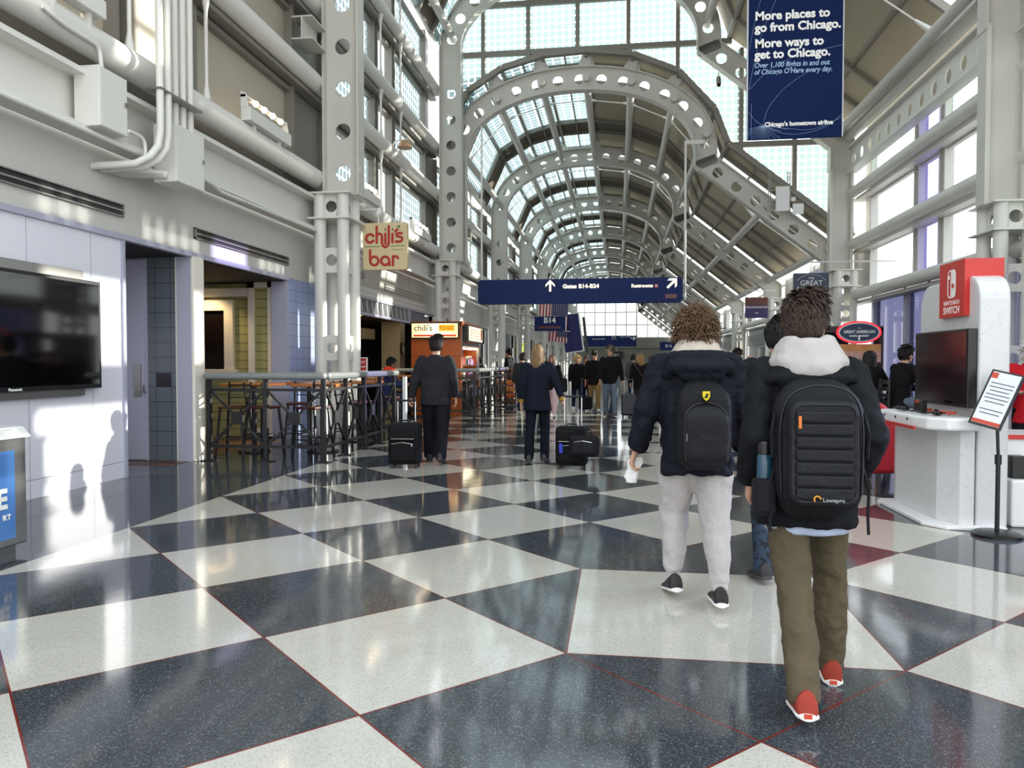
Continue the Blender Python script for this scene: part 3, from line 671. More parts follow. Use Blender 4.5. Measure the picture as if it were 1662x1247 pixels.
MB().box((-5.54,20.34,2.155), (-4.35,20.352,2.205)).build('sign_stripe', mat('lit red', 'D8402A', .4, emit=.6), k); MB().box((-4.83,20.34,2.3), (-4.4,20.352,2.47)).build('sign_block', mat('lit amber', 'F0A020', .4, emit=.9), k)
text("chili's", .24, (-5.27,20.345,2.38), FC, mat('dark green lettering', '3A4A20', .5), k, off=.002); text('TO-GO', .13, (-4.615,20.338,2.385), FC, mat('brown lettering', '7A3A10', .5), k)
text('ORDER HERE', .04, (-4.95,20.338,2.18), FC, letter, k)
MB().box((-4.28,20.75,2.02), (-4.12,23.1,2.5)).build('menu_box', black, k); MB().box((-4.125,21.0,2.06), (-4.11,23.05,2.46)).build('menu_face', mat('lit menu', 'FFE9B8', .4, emit=1.2), k)
for i in range(5):
    for j in range(4): 
        if i < 4: MB().box((-4.112,21.15+.38*i,2.12+.08*j), (-4.105,21.15+.38*i+.26,2.14+.08*j)).build('menu_line', mat('menu print', 'C86A40', .5), k)
MB().box((-4.11,22.75,2.1), (-4.104,22.98,2.44)).build('menu_picture', mat('menu red', 'C03020', .5), k)
MB().box((-4.3,20.66,1.9), (-4.22,23.1,2.0)).build('canopy_roll', mat('grey canopy', '4A4648', .4), k); MB().box((-4.5,20.66,1.83), (-4.28,23,1.87)).build('shelf_light', mat('lit strip', 'FFF0C8', .4, emit=5), k)
MB().box((-4.31,20.62,.95), (-4.24,20.7,2.45)).box((-4.31,23.1,.95), (-4.24,23.2,2.45)).box((-5.5,20.62,.93), (-4.24,23.2,.97)).box((-5.4,20.62,1.35), (-4.3,23.1,1.37)).build('display_frame', steel, k)
gi = 0
for zz in (.975, 1.375):
    for i in range(12):
        c_ = rnd.choice(['D8C8B0','B03028','E0B040','8A7090','C8C0B8','4A6A50'])
        MB().box((-.07,-.07,0), (.07,.07,rnd.uniform(.16,.3))).build('packet', mat('packet '+c_, c_, .5), bev=.012, label='snack packet standing on the lit kiosk shelf', cat='packet', group='snack packets on the kiosk shelves').location = (-4.42, 20.8+.19*i, zz)
# bar sign
s = thing('hanging_sign', 'square cream bar sign with red lettering hung from the near column', 'sign', (-4.66,15.02,3.79))
pl = [(x*.46, z*.47) for x, z in [(-1,-.9),(-.97,-.97),(-.9,-1),(.9,-1),(.97,-.97),(1,-.9),(1,.9),(.97,.97),(.9,1),(-.9,1),(-.97,.97),(-1,.9)]]
MB().prism([(x,-.05,z) for x, z in pl][::-1], (0,.1,0)).build('sign_panel', mat('sign cream', 'CDBB90', .5, var=.03), s)
MB().tube([(-.15,0,.45),(-.15,0,.75),(-.9,0,.75)], .02, 8).tube([(.2,0,.45),(.2,0,.8)], .015, 8).build('hanger', paint2, s)
def strokes(lines, rad, y, f, name, m, par):
    mb = MB()
    for ln in lines:
        pts = [V((*f(p), 0)) for p in ln]; pts = [V((p.x, 0, p.y)) for p in pts]
        mb.tube(pts, rad, 10); mb.ball(pts[0], rad, 10); mb.ball(pts[-1], rad, 10)
    mb.v = [(x, y + yy*.25, z) for x, yy, z in mb.v]; return mb.build(name, m, par, smooth=60)
sf = lambda p: ((p[0]-590)*.00092, (635-p[1])*.00093)
arc = lambda cx, cy, r_, a0, a1, n=16: [(cx+r_*math.cos(R(a0+(a1-a0)*i/n)), cy-r_*math.sin(R(a0+(a1-a0)*i/n))) for i in range(n+1)]
sr = mat('sign red', 'A82418', .5)
strokes([arc(255,460,88,35,325), [(405,210),(405,555)], [(405,420),(425,385),(465,362),(505,375),(525,415),(525,560),(545,625),(600,660),(655,625),(680,560),(680,210)], [(600,370),(600,580)], [(762,375),(762,550)],
         [(970,362),(900,360),(860,372),(845,398),(862,424),(940,440),(975,460),(985,490),(970,525),(920,545),(840,540)], [(828,318),(872,280)],
         [(255,720),(255,950)], arc(350,950,92,0,360,24), arc(595,950,90,0,360,24), [(688,950),(695,1045)], [(772,855),(772,1045)], [(772,920),(785,880),(820,852),(860,860),(885,895)]], .027, -.055, sf, 'lettering', sr, s)
strokes([[(600,262),(602,292)], [(762,262),(765,290)]], .014, -.055, sf, 'lettering', mat('pepper stem', '5A3A18', .5), s)
gm = mat('leaf green', '1F7A30', .5); g = [sf(p) for p in ((850,215),(930,188),(925,250))]
MB().prism([(x,-.06,z) for x, z in g], (0,.012,0)).build('leaf', gm, s)
for a, b in (((120,640),(480,640)), ((720,632),(1035,632))): strokes([[a,b]], .007, -.053, sf, 'green_line', gm, s)
text('UNITED', .035, (*[sf((870,715))[0]], -.054, sf((870,715))[1]), FC, mat('sign grey', '7A6A50', .5), s, sp=1.9)
# screen on the white wall
r = thing('wall_screen', 'large black wall-mounted screen on the white laminate wall', 'screen', (-6.15,0,0))
MB().box((0,5.6,1.07), (.06,8.05,2.5)).build('mount', steel, r); MB().box((.06,5.5,1.15), (.12,8.26,2.39)).build('bezel', black, r, bev=.008)
MB().box((.12,5.54,1.2), (.123,8.22,2.35)).build('display', mat('dark display', '060708', .06, spec=.6), r); text('Panasonic', .045, (.124,6.95,1.172), FX, letter, r)
# information pedestal
p = thing('info_pedestal', 'brushed steel pedestal with blue screen at the lower left corner', 'kiosk', (-4.5,5.28,0))
MB().box((-.95,-1.6,0), (-.05,-.06,.07)).build('plinth', steel, p); MB().box((-1.0,-1.7,.07), (0,0,.88)).build('body', steel, p, bev=.012)
MB().prism([(-1.02,-1.72,.88),(.03,-1.72,.88),(-.04,-1.72,.96),(-1.02,-1.72,.96)], (0,1.74,0)).build('cap', mat('light cap', 'DADCD8', .35), p)
MB().box((0,-1.6,.13), (.006,-.12,.79)).build('screen', matx('blue screen', lambda t, co, vec: noise(t, vec, 3, 3).mix('3E6FB5', '5F8FCB'), .25), p)
text('E', .2, (.008,-.2,.43), FX, letter, p, align='RIGHT', off=.008); text('RT', .055, (.008,-.17,.295), FX, letter, p, align='RIGHT', off=.002, sp=1.2)
text('LING', .045, (-.02,-.1,.93), (R(55),0,math.pi/2), mat('cap print', '8A8C88', .5), p, align='RIGHT')
# shopfronts further down the left side
for k_, (y0, c1, c2, lab) in enumerate([(24.9,'8C9AA0','A33028','left shopfront with a red panel, first past the menu board'), (34.9,'2A2A2C','C2C0B8','left shopfront with a dark display, second past the menu board'), (44.8,'1A2440','9AA02A','left shopfront with a yellow green sign over navy glass'),
        (54.8,'3A3430','B5602A','left shopfront with an orange header'), (64.7,'2C3038','B8B6AE','left shopfront with pale header far down the hall'), (74.6,'2A2C30','3858A0','left shopfront with blue header far down the hall'), (84.5,'33302C','A8A69E','last left shopfront before the end wall')]):
    r = thing('shopfront', lab, 'shopfront', (-6.2,y0,0), group='shopfronts down the left side')
    MB().box((-.3,0,0), (0,8.9,2.3)).build('front_panel', mat('shop '+c1, c1, .35), r); MB().box((-.3,0,2.3), (.06,8.9,2.98)).build('header', mat('shop grey', '6E7276', .5), r)
    MB().box((.0,1.2,1.9 if k_ else .9), (.1,6.5,2.7)).build('sign_panel', mat('shop '+c2, c2, .45), r)
    MB().box((-.05,0,0), (.08,.5,2.98)).box((-.05,8.4,0), (.08,8.9,2.98)).build('pier', panelm, r); MB().box((0,2.5,0), (.03,5.5,1.7)).build('display_window', black, r)
# ---------------------------------------------------------------- hanging signs
navy = mat('navy sign', '13265C', .6, var=.04, spec=.25); navyd = mat('navy banner', '0F2452', .55, var=.05)
redled = mat('dark red display', '5A1414', .3)
warm = mat('lit lettering', 'FFF2D8', .4, emit=.7)
def arrow(mb, c, s, ang, y):
    T = M.Translation((c[0],y,c[1])) @ M.Rotation(ang, 4, 'Y')
    for P in ([(-.09,-.5),(.09,-.5),(.09,.25),(-.09,.25)], [(0,.52),(-.4,.12),(-.4,-.1),(0,.28)], [(0,.52),(0,.28),(.4,-.1),(.4,.12)]):
        mb.prism([T @ V((x*s,0,z*s)) for x, z in P], (0,.01,0))
g = thing('direction_sign', 'wide blue gate direction sign hung from the first low arch', 'sign', (0,23.9,0), group='blue direction signs')
x0, x1, z0, z1 = -4.38, 1.94, 3.28, 4.04
rr = .1; pl = [(x0,z0+rr),(x0+.03,z0+.03),(x0+rr,z0),(x1-rr,z0),(x1-.03,z0+.03),(x1,z0+rr),(x1,z1-rr),(x1-.03,z1-.03),(x1-rr,z1),(x0+rr,z1),(x0+.03,z1-.03),(x0,z1-rr)]
MB().prism([(x,-.12,z) for x, z in pl], (0,.24,0)).build('sign_body', navy, g)
MB().box((-.7,-.124,z0), (-.69,-.12,z1)).box((1.2,-.124,z0), (1.21,-.12,z1)).box((-2.5,-.124,z0), (-2.49,-.12,z1)).build('panel_joint', mat('joint', '101C40', .5), g)
mb = MB(); arrow(mb, (-2.1,3.83), .36, 0, -.135); arrow(mb, (1.62,3.86), .4, R(45), -.135); mb.build('arrow', warm, g)
text('Gates B14-B24', .17, (-1.15,-.135,3.8), FC, warm, g, off=.008, sp=1.08); text('Restrooms', .14, (.72,-.135,3.79), FC, warm, g, off=.006, sp=1.05)
MB().box((1.09,-.13,3.73), (1.2,-.12,3.84)).build('pictogram', mat('pictogram red', 'B03048', .4), g); text('H', .08, (1.145,-.135,3.785), FC, letter, g, off=.004)
MB().box((1.42,-.125,3.4), (1.76,-.12,3.53)).build('red_display', redled, g)
MB().tube([(2.02,.1,3.35),(2.02,.1,8.2)], .035, 8).tube([(-4.3,.1,4.0),(-4.3,.1,8.9)], .03, 8).bar((2.0,.1,8.15),(2.6,.1,8.15),.06,.12).bar((1.9,.05,3.5),(2.02,.1,3.5),.06,.08).bar((1.9,.05,3.95),(2.02,.1,3.95),.06,.08).build('hanger', paint2, g)
# banner
b = thing('hanging_banner', 'tall dark blue airline banner hung high on the right', 'banner', (0,14.2,0))
from_x, to_x = 2.27, 3.87; zb = 5.41
bm_ = matx('banner print', lambda t, co, vec: (((co[0]-2.8)*(co[0]-2.8) + (co[2]-6.05)*(co[2]-6.05) + .0001).op('POWER', .5) > 9).mix(noise(t, vec, .8).mix('081B44', '0C2150'), '0E2555'), .8, Specular_IOR_Level=.2)
MB().box((from_x,-.02,zb), (to_x,.02,9.6)).build('banner_cloth', bm_, b)
MB().tube([(from_x,0,9.6),(to_x,0,9.6)], .03, 8).tube([(2.5,0,9.6),(2.5,.3,11.0)], .012, 6).tube([(3.7,0,9.6),(3.7,.3,10.5)], .012, 6).build('banner_pole', paint2, b)
MB().box((from_x-.02,-.025,zb), (from_x,.025,9.6)).box((to_x,-.025,zb), (to_x+.02,.025,9.6)).build('banner_hem', mat('banner hem', 'C8CAD0', .5), b)
lt = mat('light blue lettering', '9DBBDD', .5)
for s_, txt in ((0,'More places to'), (1,'go from Chicago.'), (2.35,'More ways to'), (3.3,'get to Chicago.')):
    text(txt, .208, (2.38,-.028,7.57-.205*s_), FC, letter, b, align='LEFT', off=.007)
for s_, txt in ((0,'Over 1,100 flights in and out'), (1,"of Chicago O'Hare every day.")):
    text(txt, .125, (2.37,-.028,6.71-.118*s_), FC, lt, b, align='LEFT', off=.002, shear=.18, sx=.88)
text("Chicago's hometown airline", .106, (2.56,-.028,5.665), FC, letter, b, align='LEFT', off=.004, sx=.97)
mb = MB(); F0 = (2.53, 5.66)
for i in range(18):                                    # route lines fanning out over the banner
    a = R(-165 + i*9); L = .24 + .1*(i % 3); c = V((F0[0],-.024,F0[1])); d = V((math.cos(a),0,math.sin(a)))
    q = min(L, (F0[1]-zb-.01)/max(.01, -d.z) if d.z < 0 else L, (F0[0]-from_x-.01)/max(.01, -d.x) if d.x < 0 else L); mb.bar(c, c+d*q, .003, .003)
for P in ([F0,(2.62,5.95),(2.85,6.25),(3.15,6.48),(3.35,6.6)], [F0,(2.9,5.5),(3.3,5.5),(3.65,5.62),(3.86,5.8)], [F0,(3.0,5.58),(3.4,5.56),(3.86,5.74)], [(2.3,6.3),(2.6,6.6),(3.1,6.85),(3.86,7.0)], [(2.29,6.3),(2.4,6.9),(2.55,7.4),(2.8,8.0)], [(2.29,7.0),(2.38,7.5),(2.5,7.95)], [(2.33,5.45),(2.33,6.05)], [F0,(2.4,5.75),(2.29,5.9)]):
    P = spath([(p[0],-.0235,p[1]) for p in P], 5)
    for p, q in zip(P, P[1:]): mb.bar(p, q, .003, .003)
mb.build('route_line', lt, b)
# gate number sign, flags, far signs
s = thing('gate_sign', 'small blue B14 gate sign hung in front of the flags', 'sign', (0,39.7,0))
MB().box((-4.31,-.1,3.08), (-2.72,.1,3.83)).build('sign_body', navy, s); text('B14', .4, (-3.52,-.11,3.62), FC, letter, s, off=.012); MB().box((-4.1,-.105,3.2), (-2.95,-.1,3.33)).build('red_display', redled, s)
MB().tube([(-4.1,0,3.8),(-4.1,0,5.05),(-5.9,0,5.05)], .03, 8).build('hanger', paint2, s)
stripes = matx('flag stripes', lambda t, co, vec: ((co[0]/.17).fr() < .5).mix('D8D4D0', 'A01C2C'), .6)
canton = matx('flag canton', lambda t, co, vec: (((co[0]/.1).fr() < .35)*((co[2]/.1).fr() < .35)).mix('1C2250', 'D0D4E0'), .6)
def flag(x, y, z, w_, h, lab, us, tilt):
    r = thing('hanging_flag', lab, 'flag', (x,y,z)); r.rotation_euler = (0, R(tilt), R(8))
    mb = MB(); n = 10
    def sheet(xa, xb, za, zb, o_=0):
        m = MB(); top = [(xa+(xb-xa)*i/n) for i in range(n+1)]
        vs = [(q, o_-.015+.03*math.sin(q*9), zz) for zz in (za, zb) for q in top] + [(q, o_+.015+.03*math.sin(q*9), zz) for zz in (za, zb) for q in top]
        k = n+1; fs = []
        for i in range(n):
            fs += [(i,i+1,k+i+1,k+i), (2*k+i+1,2*k+i,3*k+i,3*k+i+1), (i+1,i,2*k+i,2*k+i+1), (k+i,k+i+1,3*k+i+1,3*k+i)]
        fs += [(0,k,3*k,2*k), (n,2*k+n,3*k+n,k+n)]
        return m.add(vs, fs)
    if us:
        sheet(0, w_, -h, 0).build('stripes', stripes, r, smooth=50); sheet(w_*.42, w_, -h*.54, 0, -.02).build('canton', canton, r, smooth=50)
    else: sheet(0, w_, -h, 0).build('flag_cloth', mat('flag blue', '141C5C', .6), r, smooth=50); MB().box((w_-.08,-.06,-h), (w_,.06,0)).box((0,-.06,-h), (w_,.06,-h+.06)).build('flag_border', letter, r)
    MB().tube([(-.1,0,.02),(w_+.1,0,.02)], .02, 8).tube([(0,0,.02),(-6.2-x,0,.05)], .02, 6).build('flag_pole', paint2, r)
flag(-4.2,41.5,4.95,1.55,1.7,'striped flag with starred corner behind the gate number sign',True,4); flag(-3.65,41.0,3.2,1.0,.62,'lower striped flag showing below the gate number sign',True,6)
flag(-3.15,42.0,4.0,1.05,2.1,'plain dark blue flag with white border right of the gate number sign',False,-8)
r = thing('hanging_flag', 'narrow black flag beside the blue flag', 'flag', (-1.98,42.5,3.95)); r.rotation_euler = (0,R(-6),0); MB().tube([(.08,0,-.02),(-1.5,0,-.1),(-4.2,0,-.2)], .02, 6).build('flag_pole', paint2, r); MB().box((0,-.03,-2.0), (.16,.03,0)).build('flag_cloth', black, r)
f2 = thing('direction_sign', 'distant blue direction sign under the end window', 'sign', (0,75,0), group='blue direction signs')
MB().box((-4.15,-.12,2.98), (1.75,.12,4.05)).build('sign_body', navy, f2); mb = MB(); arrow(mb, (-3.25,3.75), .5, 0, -.135); arrow(mb, (1.45,3.78), .5, R(90), -.135); mb.build('arrow', letter, f2)
text('Gates B16-B24', .2, (-1.9,-.13,3.72), FC, letter, f2); text('Food\nCourt', .2, (-.4,-.13,3.85), FC, letter, f2); text('Gates B17-B19', .18, (.7,-.13,3.92), FC, letter, f2); MB().tube([(-3.95,0,4),(-3.95,0,10.2)], .03, 6).tube([(1.72,0,4),(1.72,0,10.3)], .03, 6).build('hanger', paint2, f2)
for x, y, lab, tx in ((4.62,72,'distant small blue gate sign right of the end window','B16'), (6.3,73,'distant blue sign at the far right under the sloping struts','B18'), (-.2,94.92,'distant dark gate sign in the far gate front','B17')):
    r = thing('gate_sign', lab, 'sign', (x,y,0)); MB().box((-.8,-.1,2.55 if y < 80 else 1.9), (.85,.1,3.35 if y < 80 else 2.8)).build('sign_body', navy if y < 80 else black, r); text(tx, .4, (0,-.11,2.95 if y < 80 else 2.35), FC, letter, r)
    MB().tube([(0,0,2.7),(0,0,(6.4 if x < 5 else 5.0) if y < 80 else 3.2)], .03, 6).build('hanger', paint2, r)
s = thing('hanging_sign', 'square purple and brown chocolate shop sign hung on the right', 'sign', (5.8,33.6,0))
MB().box((-.46,-.06,3.33), (.46,.06,4.2)).build('sign_panel', matx('choc sign', lambda t, co, vec: (co[2] > 3.88).mix('32185A', '5A2A1C'), .45), s); text('CHOCOLATE FACTORY', .105, (0,-.07,3.78), FC, mat('cream lettering', 'E6DCC8', .5), s, sx=.8, off=.003); text('~', .3, (0,-.07,3.55), FC, MAT['cream lettering'], s)
MB().tube([(-.4,0,4.2),(-.4,0,4.5),(.9,.4,4.5)], .025, 6).build('hanger', paint2, s)
s = thing('hanging_sign', 'slate blue bakery sign hung high above the large backpack', 'sign', (5.24,22.0,0))
MB().box((-.46,-.06,3.0), (.46,.06,3.9)).build('sign_panel', mat('slate sign', '3A4656', .5), s); text('THE', .085, (0,-.07,3.75), FC, letter, s); text('GREAT', .19, (0,-.07,3.62), FC, letter, s); text('AMERICAN', .17, (0,-.07,3.46), FC, letter, s, sx=.95); text('BAGEL', .15, (0,-.07,3.27), FC, letter, s); text('BAKERY', .13, (0,-.07,3.12), FC, letter, s)
mb = MB(); 
for i in range(15): a = R(35+110*i/14); mb.ball((.4*math.cos(a)*1.1, -.065, 3.5+.36*math.sin(a)), .014, 6)
mb.build('dot', letter, s); MB().tube([(0,0,3.9),(0,0,4.2),(2.2,0,4.2)], .025, 6).build('hanger', paint2, s)
# ---------------------------------------------------------------- right side
st_ = thing('bakery_stall', 'bakery stall with oval lit sign and sandwich picture', 'stall', (0,0,0))
T = M.Translation((5.88,19.9,2.19)) @ M.Rotation(math.pi/2, 4, 'X')
def disc(rx, rz, y0, y1): return MB().rings([[T @ V((rx*a, rz*b_, y)) for a, b_ in circ(40)] for y in (y0, y1)])
disc(.53,.28,0,.05).build('oval_rim', mat('lit red rim', 'E03040', .4, emit=.7), st_, smooth=40); disc(.48,.235,.05,.055).build('oval_ring', letter, st_); disc(.455,.215,.055,.062).build('oval_face', mat('slate oval', '33445E', .4), st_)
text('GREAT AMERICAN', .1, (5.88,19.83,2.2), FC, letter, st_, off=.003, sx=.88); text('BAGEL   BAKERY', .062, (5.88,19.83,2.1), FC, letter, st_, off=.002); text('THE', .04, (5.88,19.83,2.29), FC, letter, st_)
MB().prism([(5.86,19.832,1.99),(5.9,19.832,1.99),(5.91,19.832,2.12),(5.85,19.832,2.12)], (0,.006,0)).build('torch', letter, st_)
MB().box((4.9,20.0,0), (6.5,20.15,1.25)).box((4.9,20,1.25), (5.0,20.4,2.3)).box((6.4,20,1.25), (6.5,20.4,2.3)).box((4.9,20,2.2), (6.5,23,2.35)).box((4.9,22.9,0), (6.5,23,2.3)).build('stall_body', mat('stall dark', '3A3230', .5), st_)
pic = matx('sandwich picture', lambda t, co, vec: (co[2] > 1.72).mix((co[2] > 1.58).mix(noise(t, vec, 9, 3).mix('E8DCC8', 'A82820'), noise(t, vec, 14, 3).mix('F0E0D0','B83028')), noise(t, vec, 6, 3).mix('C88040', 'E0B070')), .5)
MB().box((5.42,19.92,1.45), (6.42,19.98,1.9)).build('sandwich_picture', pic, st_)
for i, (x, y, w_, h, c, lab) in enumerate([(6.55,26,6,3.3,'AEB2B6','pale right wall panel of the first low bay'), (7.2,36,8,3.3,'8E9498','grey right shopfront, second low bay'), (7.2,46,8,3.3,'7E8488','grey right shopfront, third low bay'), (7.2,56,8,3.3,'6E7478','grey right shopfront, fourth low bay'), (7.2,66,8,3.3,'787C80','grey right shopfront, fifth low bay'), (7.2,76,18,3.3,'70757A','grey right shopfront nearest the end wall')]):
    r = thing('shopfront', lab, 'shopfront', (x,y,0), group='shopfronts down the right side')
    MB().box((0,0,0), (.3,w_,h)).build('front_panel', mat('front '+c, c, .45), r); MB().box((-.05,.8,.1), (0,w_*.6,2.2)).build('display_window', mat('blue grey glass', '4A5666', .12), r); MB().box((-.08,0,2.35), (0,w_,2.9)).build('header', mat('front header', '5E646A', .4), r)
s = thing('ring_sign', 'round open metal ring sign on a post at the right storefronts', 'sign', (5.9,52,0)); 
MB().tube([(.75*math.cos(R(i*15)),0,3.9+.75*math.sin(R(i*15))) for i in range(25)], .07, 8).tube([(0,0,0),(0,0,3.15)], .08, 8).tube([(-.4,0,3.7),(1.2,0,3.7)], .04, 6).build('ring', dark, s)
a = thing('wireless_antenna', 'white antenna panels bolted to the sloping strut', 'antenna', (4.9,24.4,6.15))
MB().box((-.16,-.12,-.1), (.24,-.06,.65)).build('panel', white, a, bev=.01); MB().box((.34,-.1,-.2), (.66,-.05,.12)).build('panel', white, a, bev=.01); MB().box((.3,-.1,.2), (.42,-.06,.32)).build('panel', white, a)
for x in (-.36,-.3,.2,.27): MB().tube([(x,-.02,-.35),(x,-.02,1.1)], .018, 6).build('mast', steel, a)
MB().bar((-.36,-.04,.55),(.3,-.04,.55),.03,.03).bar((-.36,-.04,.25),(.3,-.04,.25),.03,.03).bar((-.36,-.04,-.05),(.3,-.04,-.05),.03,.03).build('bracket', steel, a)
sc = thing('security_camera', 'small grey camera hanging under the strut left of the banner', 'camera', (2.95,23.8,9.85)); MB().tube([(0,0,.3),(0,0,.12)], .02, 6).build('mount', paint2, sc); MB().tube([(0,0,.14),(0,-.1,-.1)], .07, 10).build('camera_body', mat('camera grey', '8A8880', .4), sc); MB().tube([(0,-.1,-.1),(0,-.12,-.14)], .055, 10).build('lens', black, sc)
# game booth
gpat = matx('booth print', lambda t, co, vec: (noise(t, vec, 11, 1) - .5).ab().op('MULTIPLY', 40).op('MINIMUM', 1).mix('C6C8CA', 'D2D2D2'), .3)
bo = thing('game_booth', 'white demo booth with rounded back wall, red sign block and counter', 'booth')
X0, X1, Y0, Y1, ZT = 3.08, 3.33, 7.07, 8.38, 2.215
rr = .22; pl = [(Y0,0),(Y1,0)] + [(Y1-rr+rr*math.cos(R(q)), ZT-rr+rr*math.sin(R(q))) for q in range(0,91,15)] + [(Y0+rr+rr*math.cos(R(q)), ZT-rr+rr*math.sin(R(q))) for q in range(90,181,15)]
MB().prism([(X0,y,z) for y, z in pl], (X1-X0,0,0)).build('back_wall', gpat, bo, bev=.02)
cp = [(3.07,7.09),(3.07,8.36),(2.84,8.36),(2.80,8.2),(2.84,7.3),(2.95,7.09)]
MB().prism([(x,y,.03) for x, y in cp], (0,0,.84)).build('counter_base', gpat, bo, bev=.01)
ct = [(3.075,6.98),(3.075,8.38),(2.72,8.38),(2.64,8.25),(2.64,7.35),(2.68,7.12),(2.8,6.98)]
MB().prism([(x,y,.86) for x, y in ct], (0,0,.11)).build('counter_top', white, bo, bev=.02)
MB().prism([(x-.02,y,.85) for x, y in [(2.64,7.25),(2.66,7.25),(2.66,8.25),(2.64,8.25)]], (0,0,.025)).build('red_trim', red, bo)
pp = [(3.3,7.0),(3.3,8.4),(2.72,8.4),(2.66,8.3),(2.68,7.2),(2.82,7.02)]
MB().prism([(x,y,0) for x, y in pp], (0,0,.035)).build('plinth', white, bo, bev=.008)
MB().box((3.035,7.27,1.865), (3.36,7.8,2.37)).build('sign_block', red, bo)
yc, zc = 7.535, 2.17; mb = MB()
def rrect(y0, y1, z0, z1, rl, rr_):
    P = []
    for cy, cz, a0, q in ((y1-rr_,z1-rr_,0,rr_), (y0+rl,z1-rl,90,rl), (y0+rl,z0+rl,180,rl), (y1-rr_,z0+rr_,270,rr_)):
        P += [(cy+q*math.cos(R(a0+t_)), cz+q*math.sin(R(a0+t_))) for t_ in (0,22,45,68,90)] if q > .001 else [(cy,cz)]
    return P
# seen from the left the far edge is on the left, so mirror y
my = lambda P, x: [(x, 2*yc-y, z) for y, z in P]
mb.prism(my(rrect(yc+.006,yc+.085,zc-.13,zc+.13,0,.05), 3.033), (.003,0,0)); mb.build('emblem_right', letter, bo)
P = rrect(yc-.085,yc-.006,zc-.13,zc+.13,.05,0); Q = rrect(yc-.072,yc-.019,zc-.117,zc+.117,.038,0)
mb = MB()
for i in range(len(P)):
    j = (i+1) % len(P); mb.prism(my([P[i],P[j],Q[j],Q[i]], 3.033), (.003,0,0))
mb.build('emblem_left', letter, bo)
TX = M.Rotation(-math.pi/2, 4, 'Y')
MB().lathe([(.001,0),(.019,0),(.019,.004),(.001,.004)], T=M.Translation((3.03,2*yc-(yc-.045),zc+.06)) @ TX, n=12).build('emblem_stick', letter, bo); MB().lathe([(.001,0),(.019,0),(.019,.004),(.001,.004)], T=M.Translation((3.026,2*yc-(yc+.045),zc-.02)) @ TX, n=12).build('emblem_stick', red, bo)
text('NINTENDO', .056, (3.034,yc,1.995), FNX, letter, bo, ext=.001, sp=1.2); text('SWITCH', .09, (3.034,yc,1.925), FNX, letter, bo, ext=.001, off=.001)
MB().box((3.0,7.1,1.05), (3.08,8.28,1.745)).build('screen_bezel', black, bo, bev=.008); MB().box((2.995,7.12,1.08), (3.0,8.26,1.725)).build('display', matx('dim game display', lambda t, co, vec: noise(t, vec, 1.6, 2).mix('0A0612', '1E0A16'), .1), bo)
for i in range(4): MB().lathe([(.001,0),(.012,0),(.012,.008),(.001,.008)], T=M.Translation((2.64,7.45+.3*i,.93)) @ TX, n=10).build('screw_cap', black, bo)
def onctr(name, mb, m, loc, lab, cat, **k):
    o = mb.build(name, m, label=lab, cat=cat, **k); o.location = loc; return o
c_ = thing('game_dock', 'small black console dock standing on the booth counter', 'console', (2.86,7.75,.975)); MB().box((-.03,-.09,0), (.03,.09,.12)).build('dock_body', black, c_, bev=.01); MB().box((-.032,-.05,.09), (-.03,.05,.11)).build('red_label', red, c_)
for i, (x, y, a_) in enumerate([(2.8,8.05,.3),(2.85,7.35,-.2)]):
    r = thing('game_controller', ['black controller left of the console dock','black controller right of the console dock'][i], 'controller', (x,y,.975), a_); MB().rings([[V((.05*q*b_, s_*.075, .02+.018*a)) for a, b_ in circ(10)] for s_, q in ((-1,.5),(-.8,.9),(-.4,.8),(.4,.8),(.8,.9),(1,.5))]).build('controller_body', black, r, smooth=60); MB().lathe([(.006,.036),(.012,.05),(.001,.052)], (0,.035,0), 10).lathe([(.006,.036),(.012,.05),(.001,.052)], (0,-.035,0), 10).build('thumb_stick', dark, r)
cb = [V((2.8+.06*math.sin(i*1.3), 7.25+.05*i, .985+.006*(i % 3))) for i in range(20)]; MB().tube(cb, .006, 6).build('cable', black, label='tangled black cable lying on the booth counter', cat='cable')
cb = [V((2.94+.03*math.sin(i*2.1), 7.2+.035*i, .995+.012*math.sin(i*1.7))) for i in range(18)]; MB().tube(cb, .01, 6).build('coiled_cable', mat('orange coil', 'B5432A', .4), label='red coiled security cable under the booth screen', cat='cable')
# floor sign on post
fs = thing('sign_stand', 'black pedestal stand with framed tilted notice before the white booth', 'sign stand', (3.14,6.84,0), R(0))
MB().lathe([(.001,0),(.19,0),(.19,.02),(.16,.035),(.03,.045),(.001,.045)], n=28).build('stand_base', black, fs, smooth=40); MB().tube([(0,0,.04),(0,0,.62)], .018, 10).tube([(0,0,.6),(0,0,.68)], .026, 10).tube([(0,0,.66),(-.02,0,1.12)], .013, 10).build('stand_pole', black, fs, smooth=40)
T = M.Translation((-.03,-.02,1.14)) @ M.Rotation(R(-46), 4, 'Z') @ M.Rotation(R(13), 4, 'Y') @ M.Rotation(R(-24), 4, 'X')
MB().cbox((0,0,0), (.25,.02,.5), T=T).build('notice_frame', black, fs); MB().cbox((0,-.011,0), (.216,.004,.466), T=T).build('notice_sheet', mat('notice paper', 'DDE0E2', .6), fs)
MB().cbox((0,-.0135,-.215), (.216,.002,.032), T=T).build('red_band', mat('notice red', 'C0442E', .5), fs); MB().cbox((-.085,-.0135,.2), (.05,.002,.05), T=T).build('notice_logo', MAT['notice red'], fs)
mb = MB()
for i in range(9):
    if i != 6: mb.cbox((0,-.0135,.135-.034*i), (.18-.03*(i in (2,5,8)),.002,.009), T=T)
mb.build('text_line', mat('notice print', '6A6E74', .6), fs)
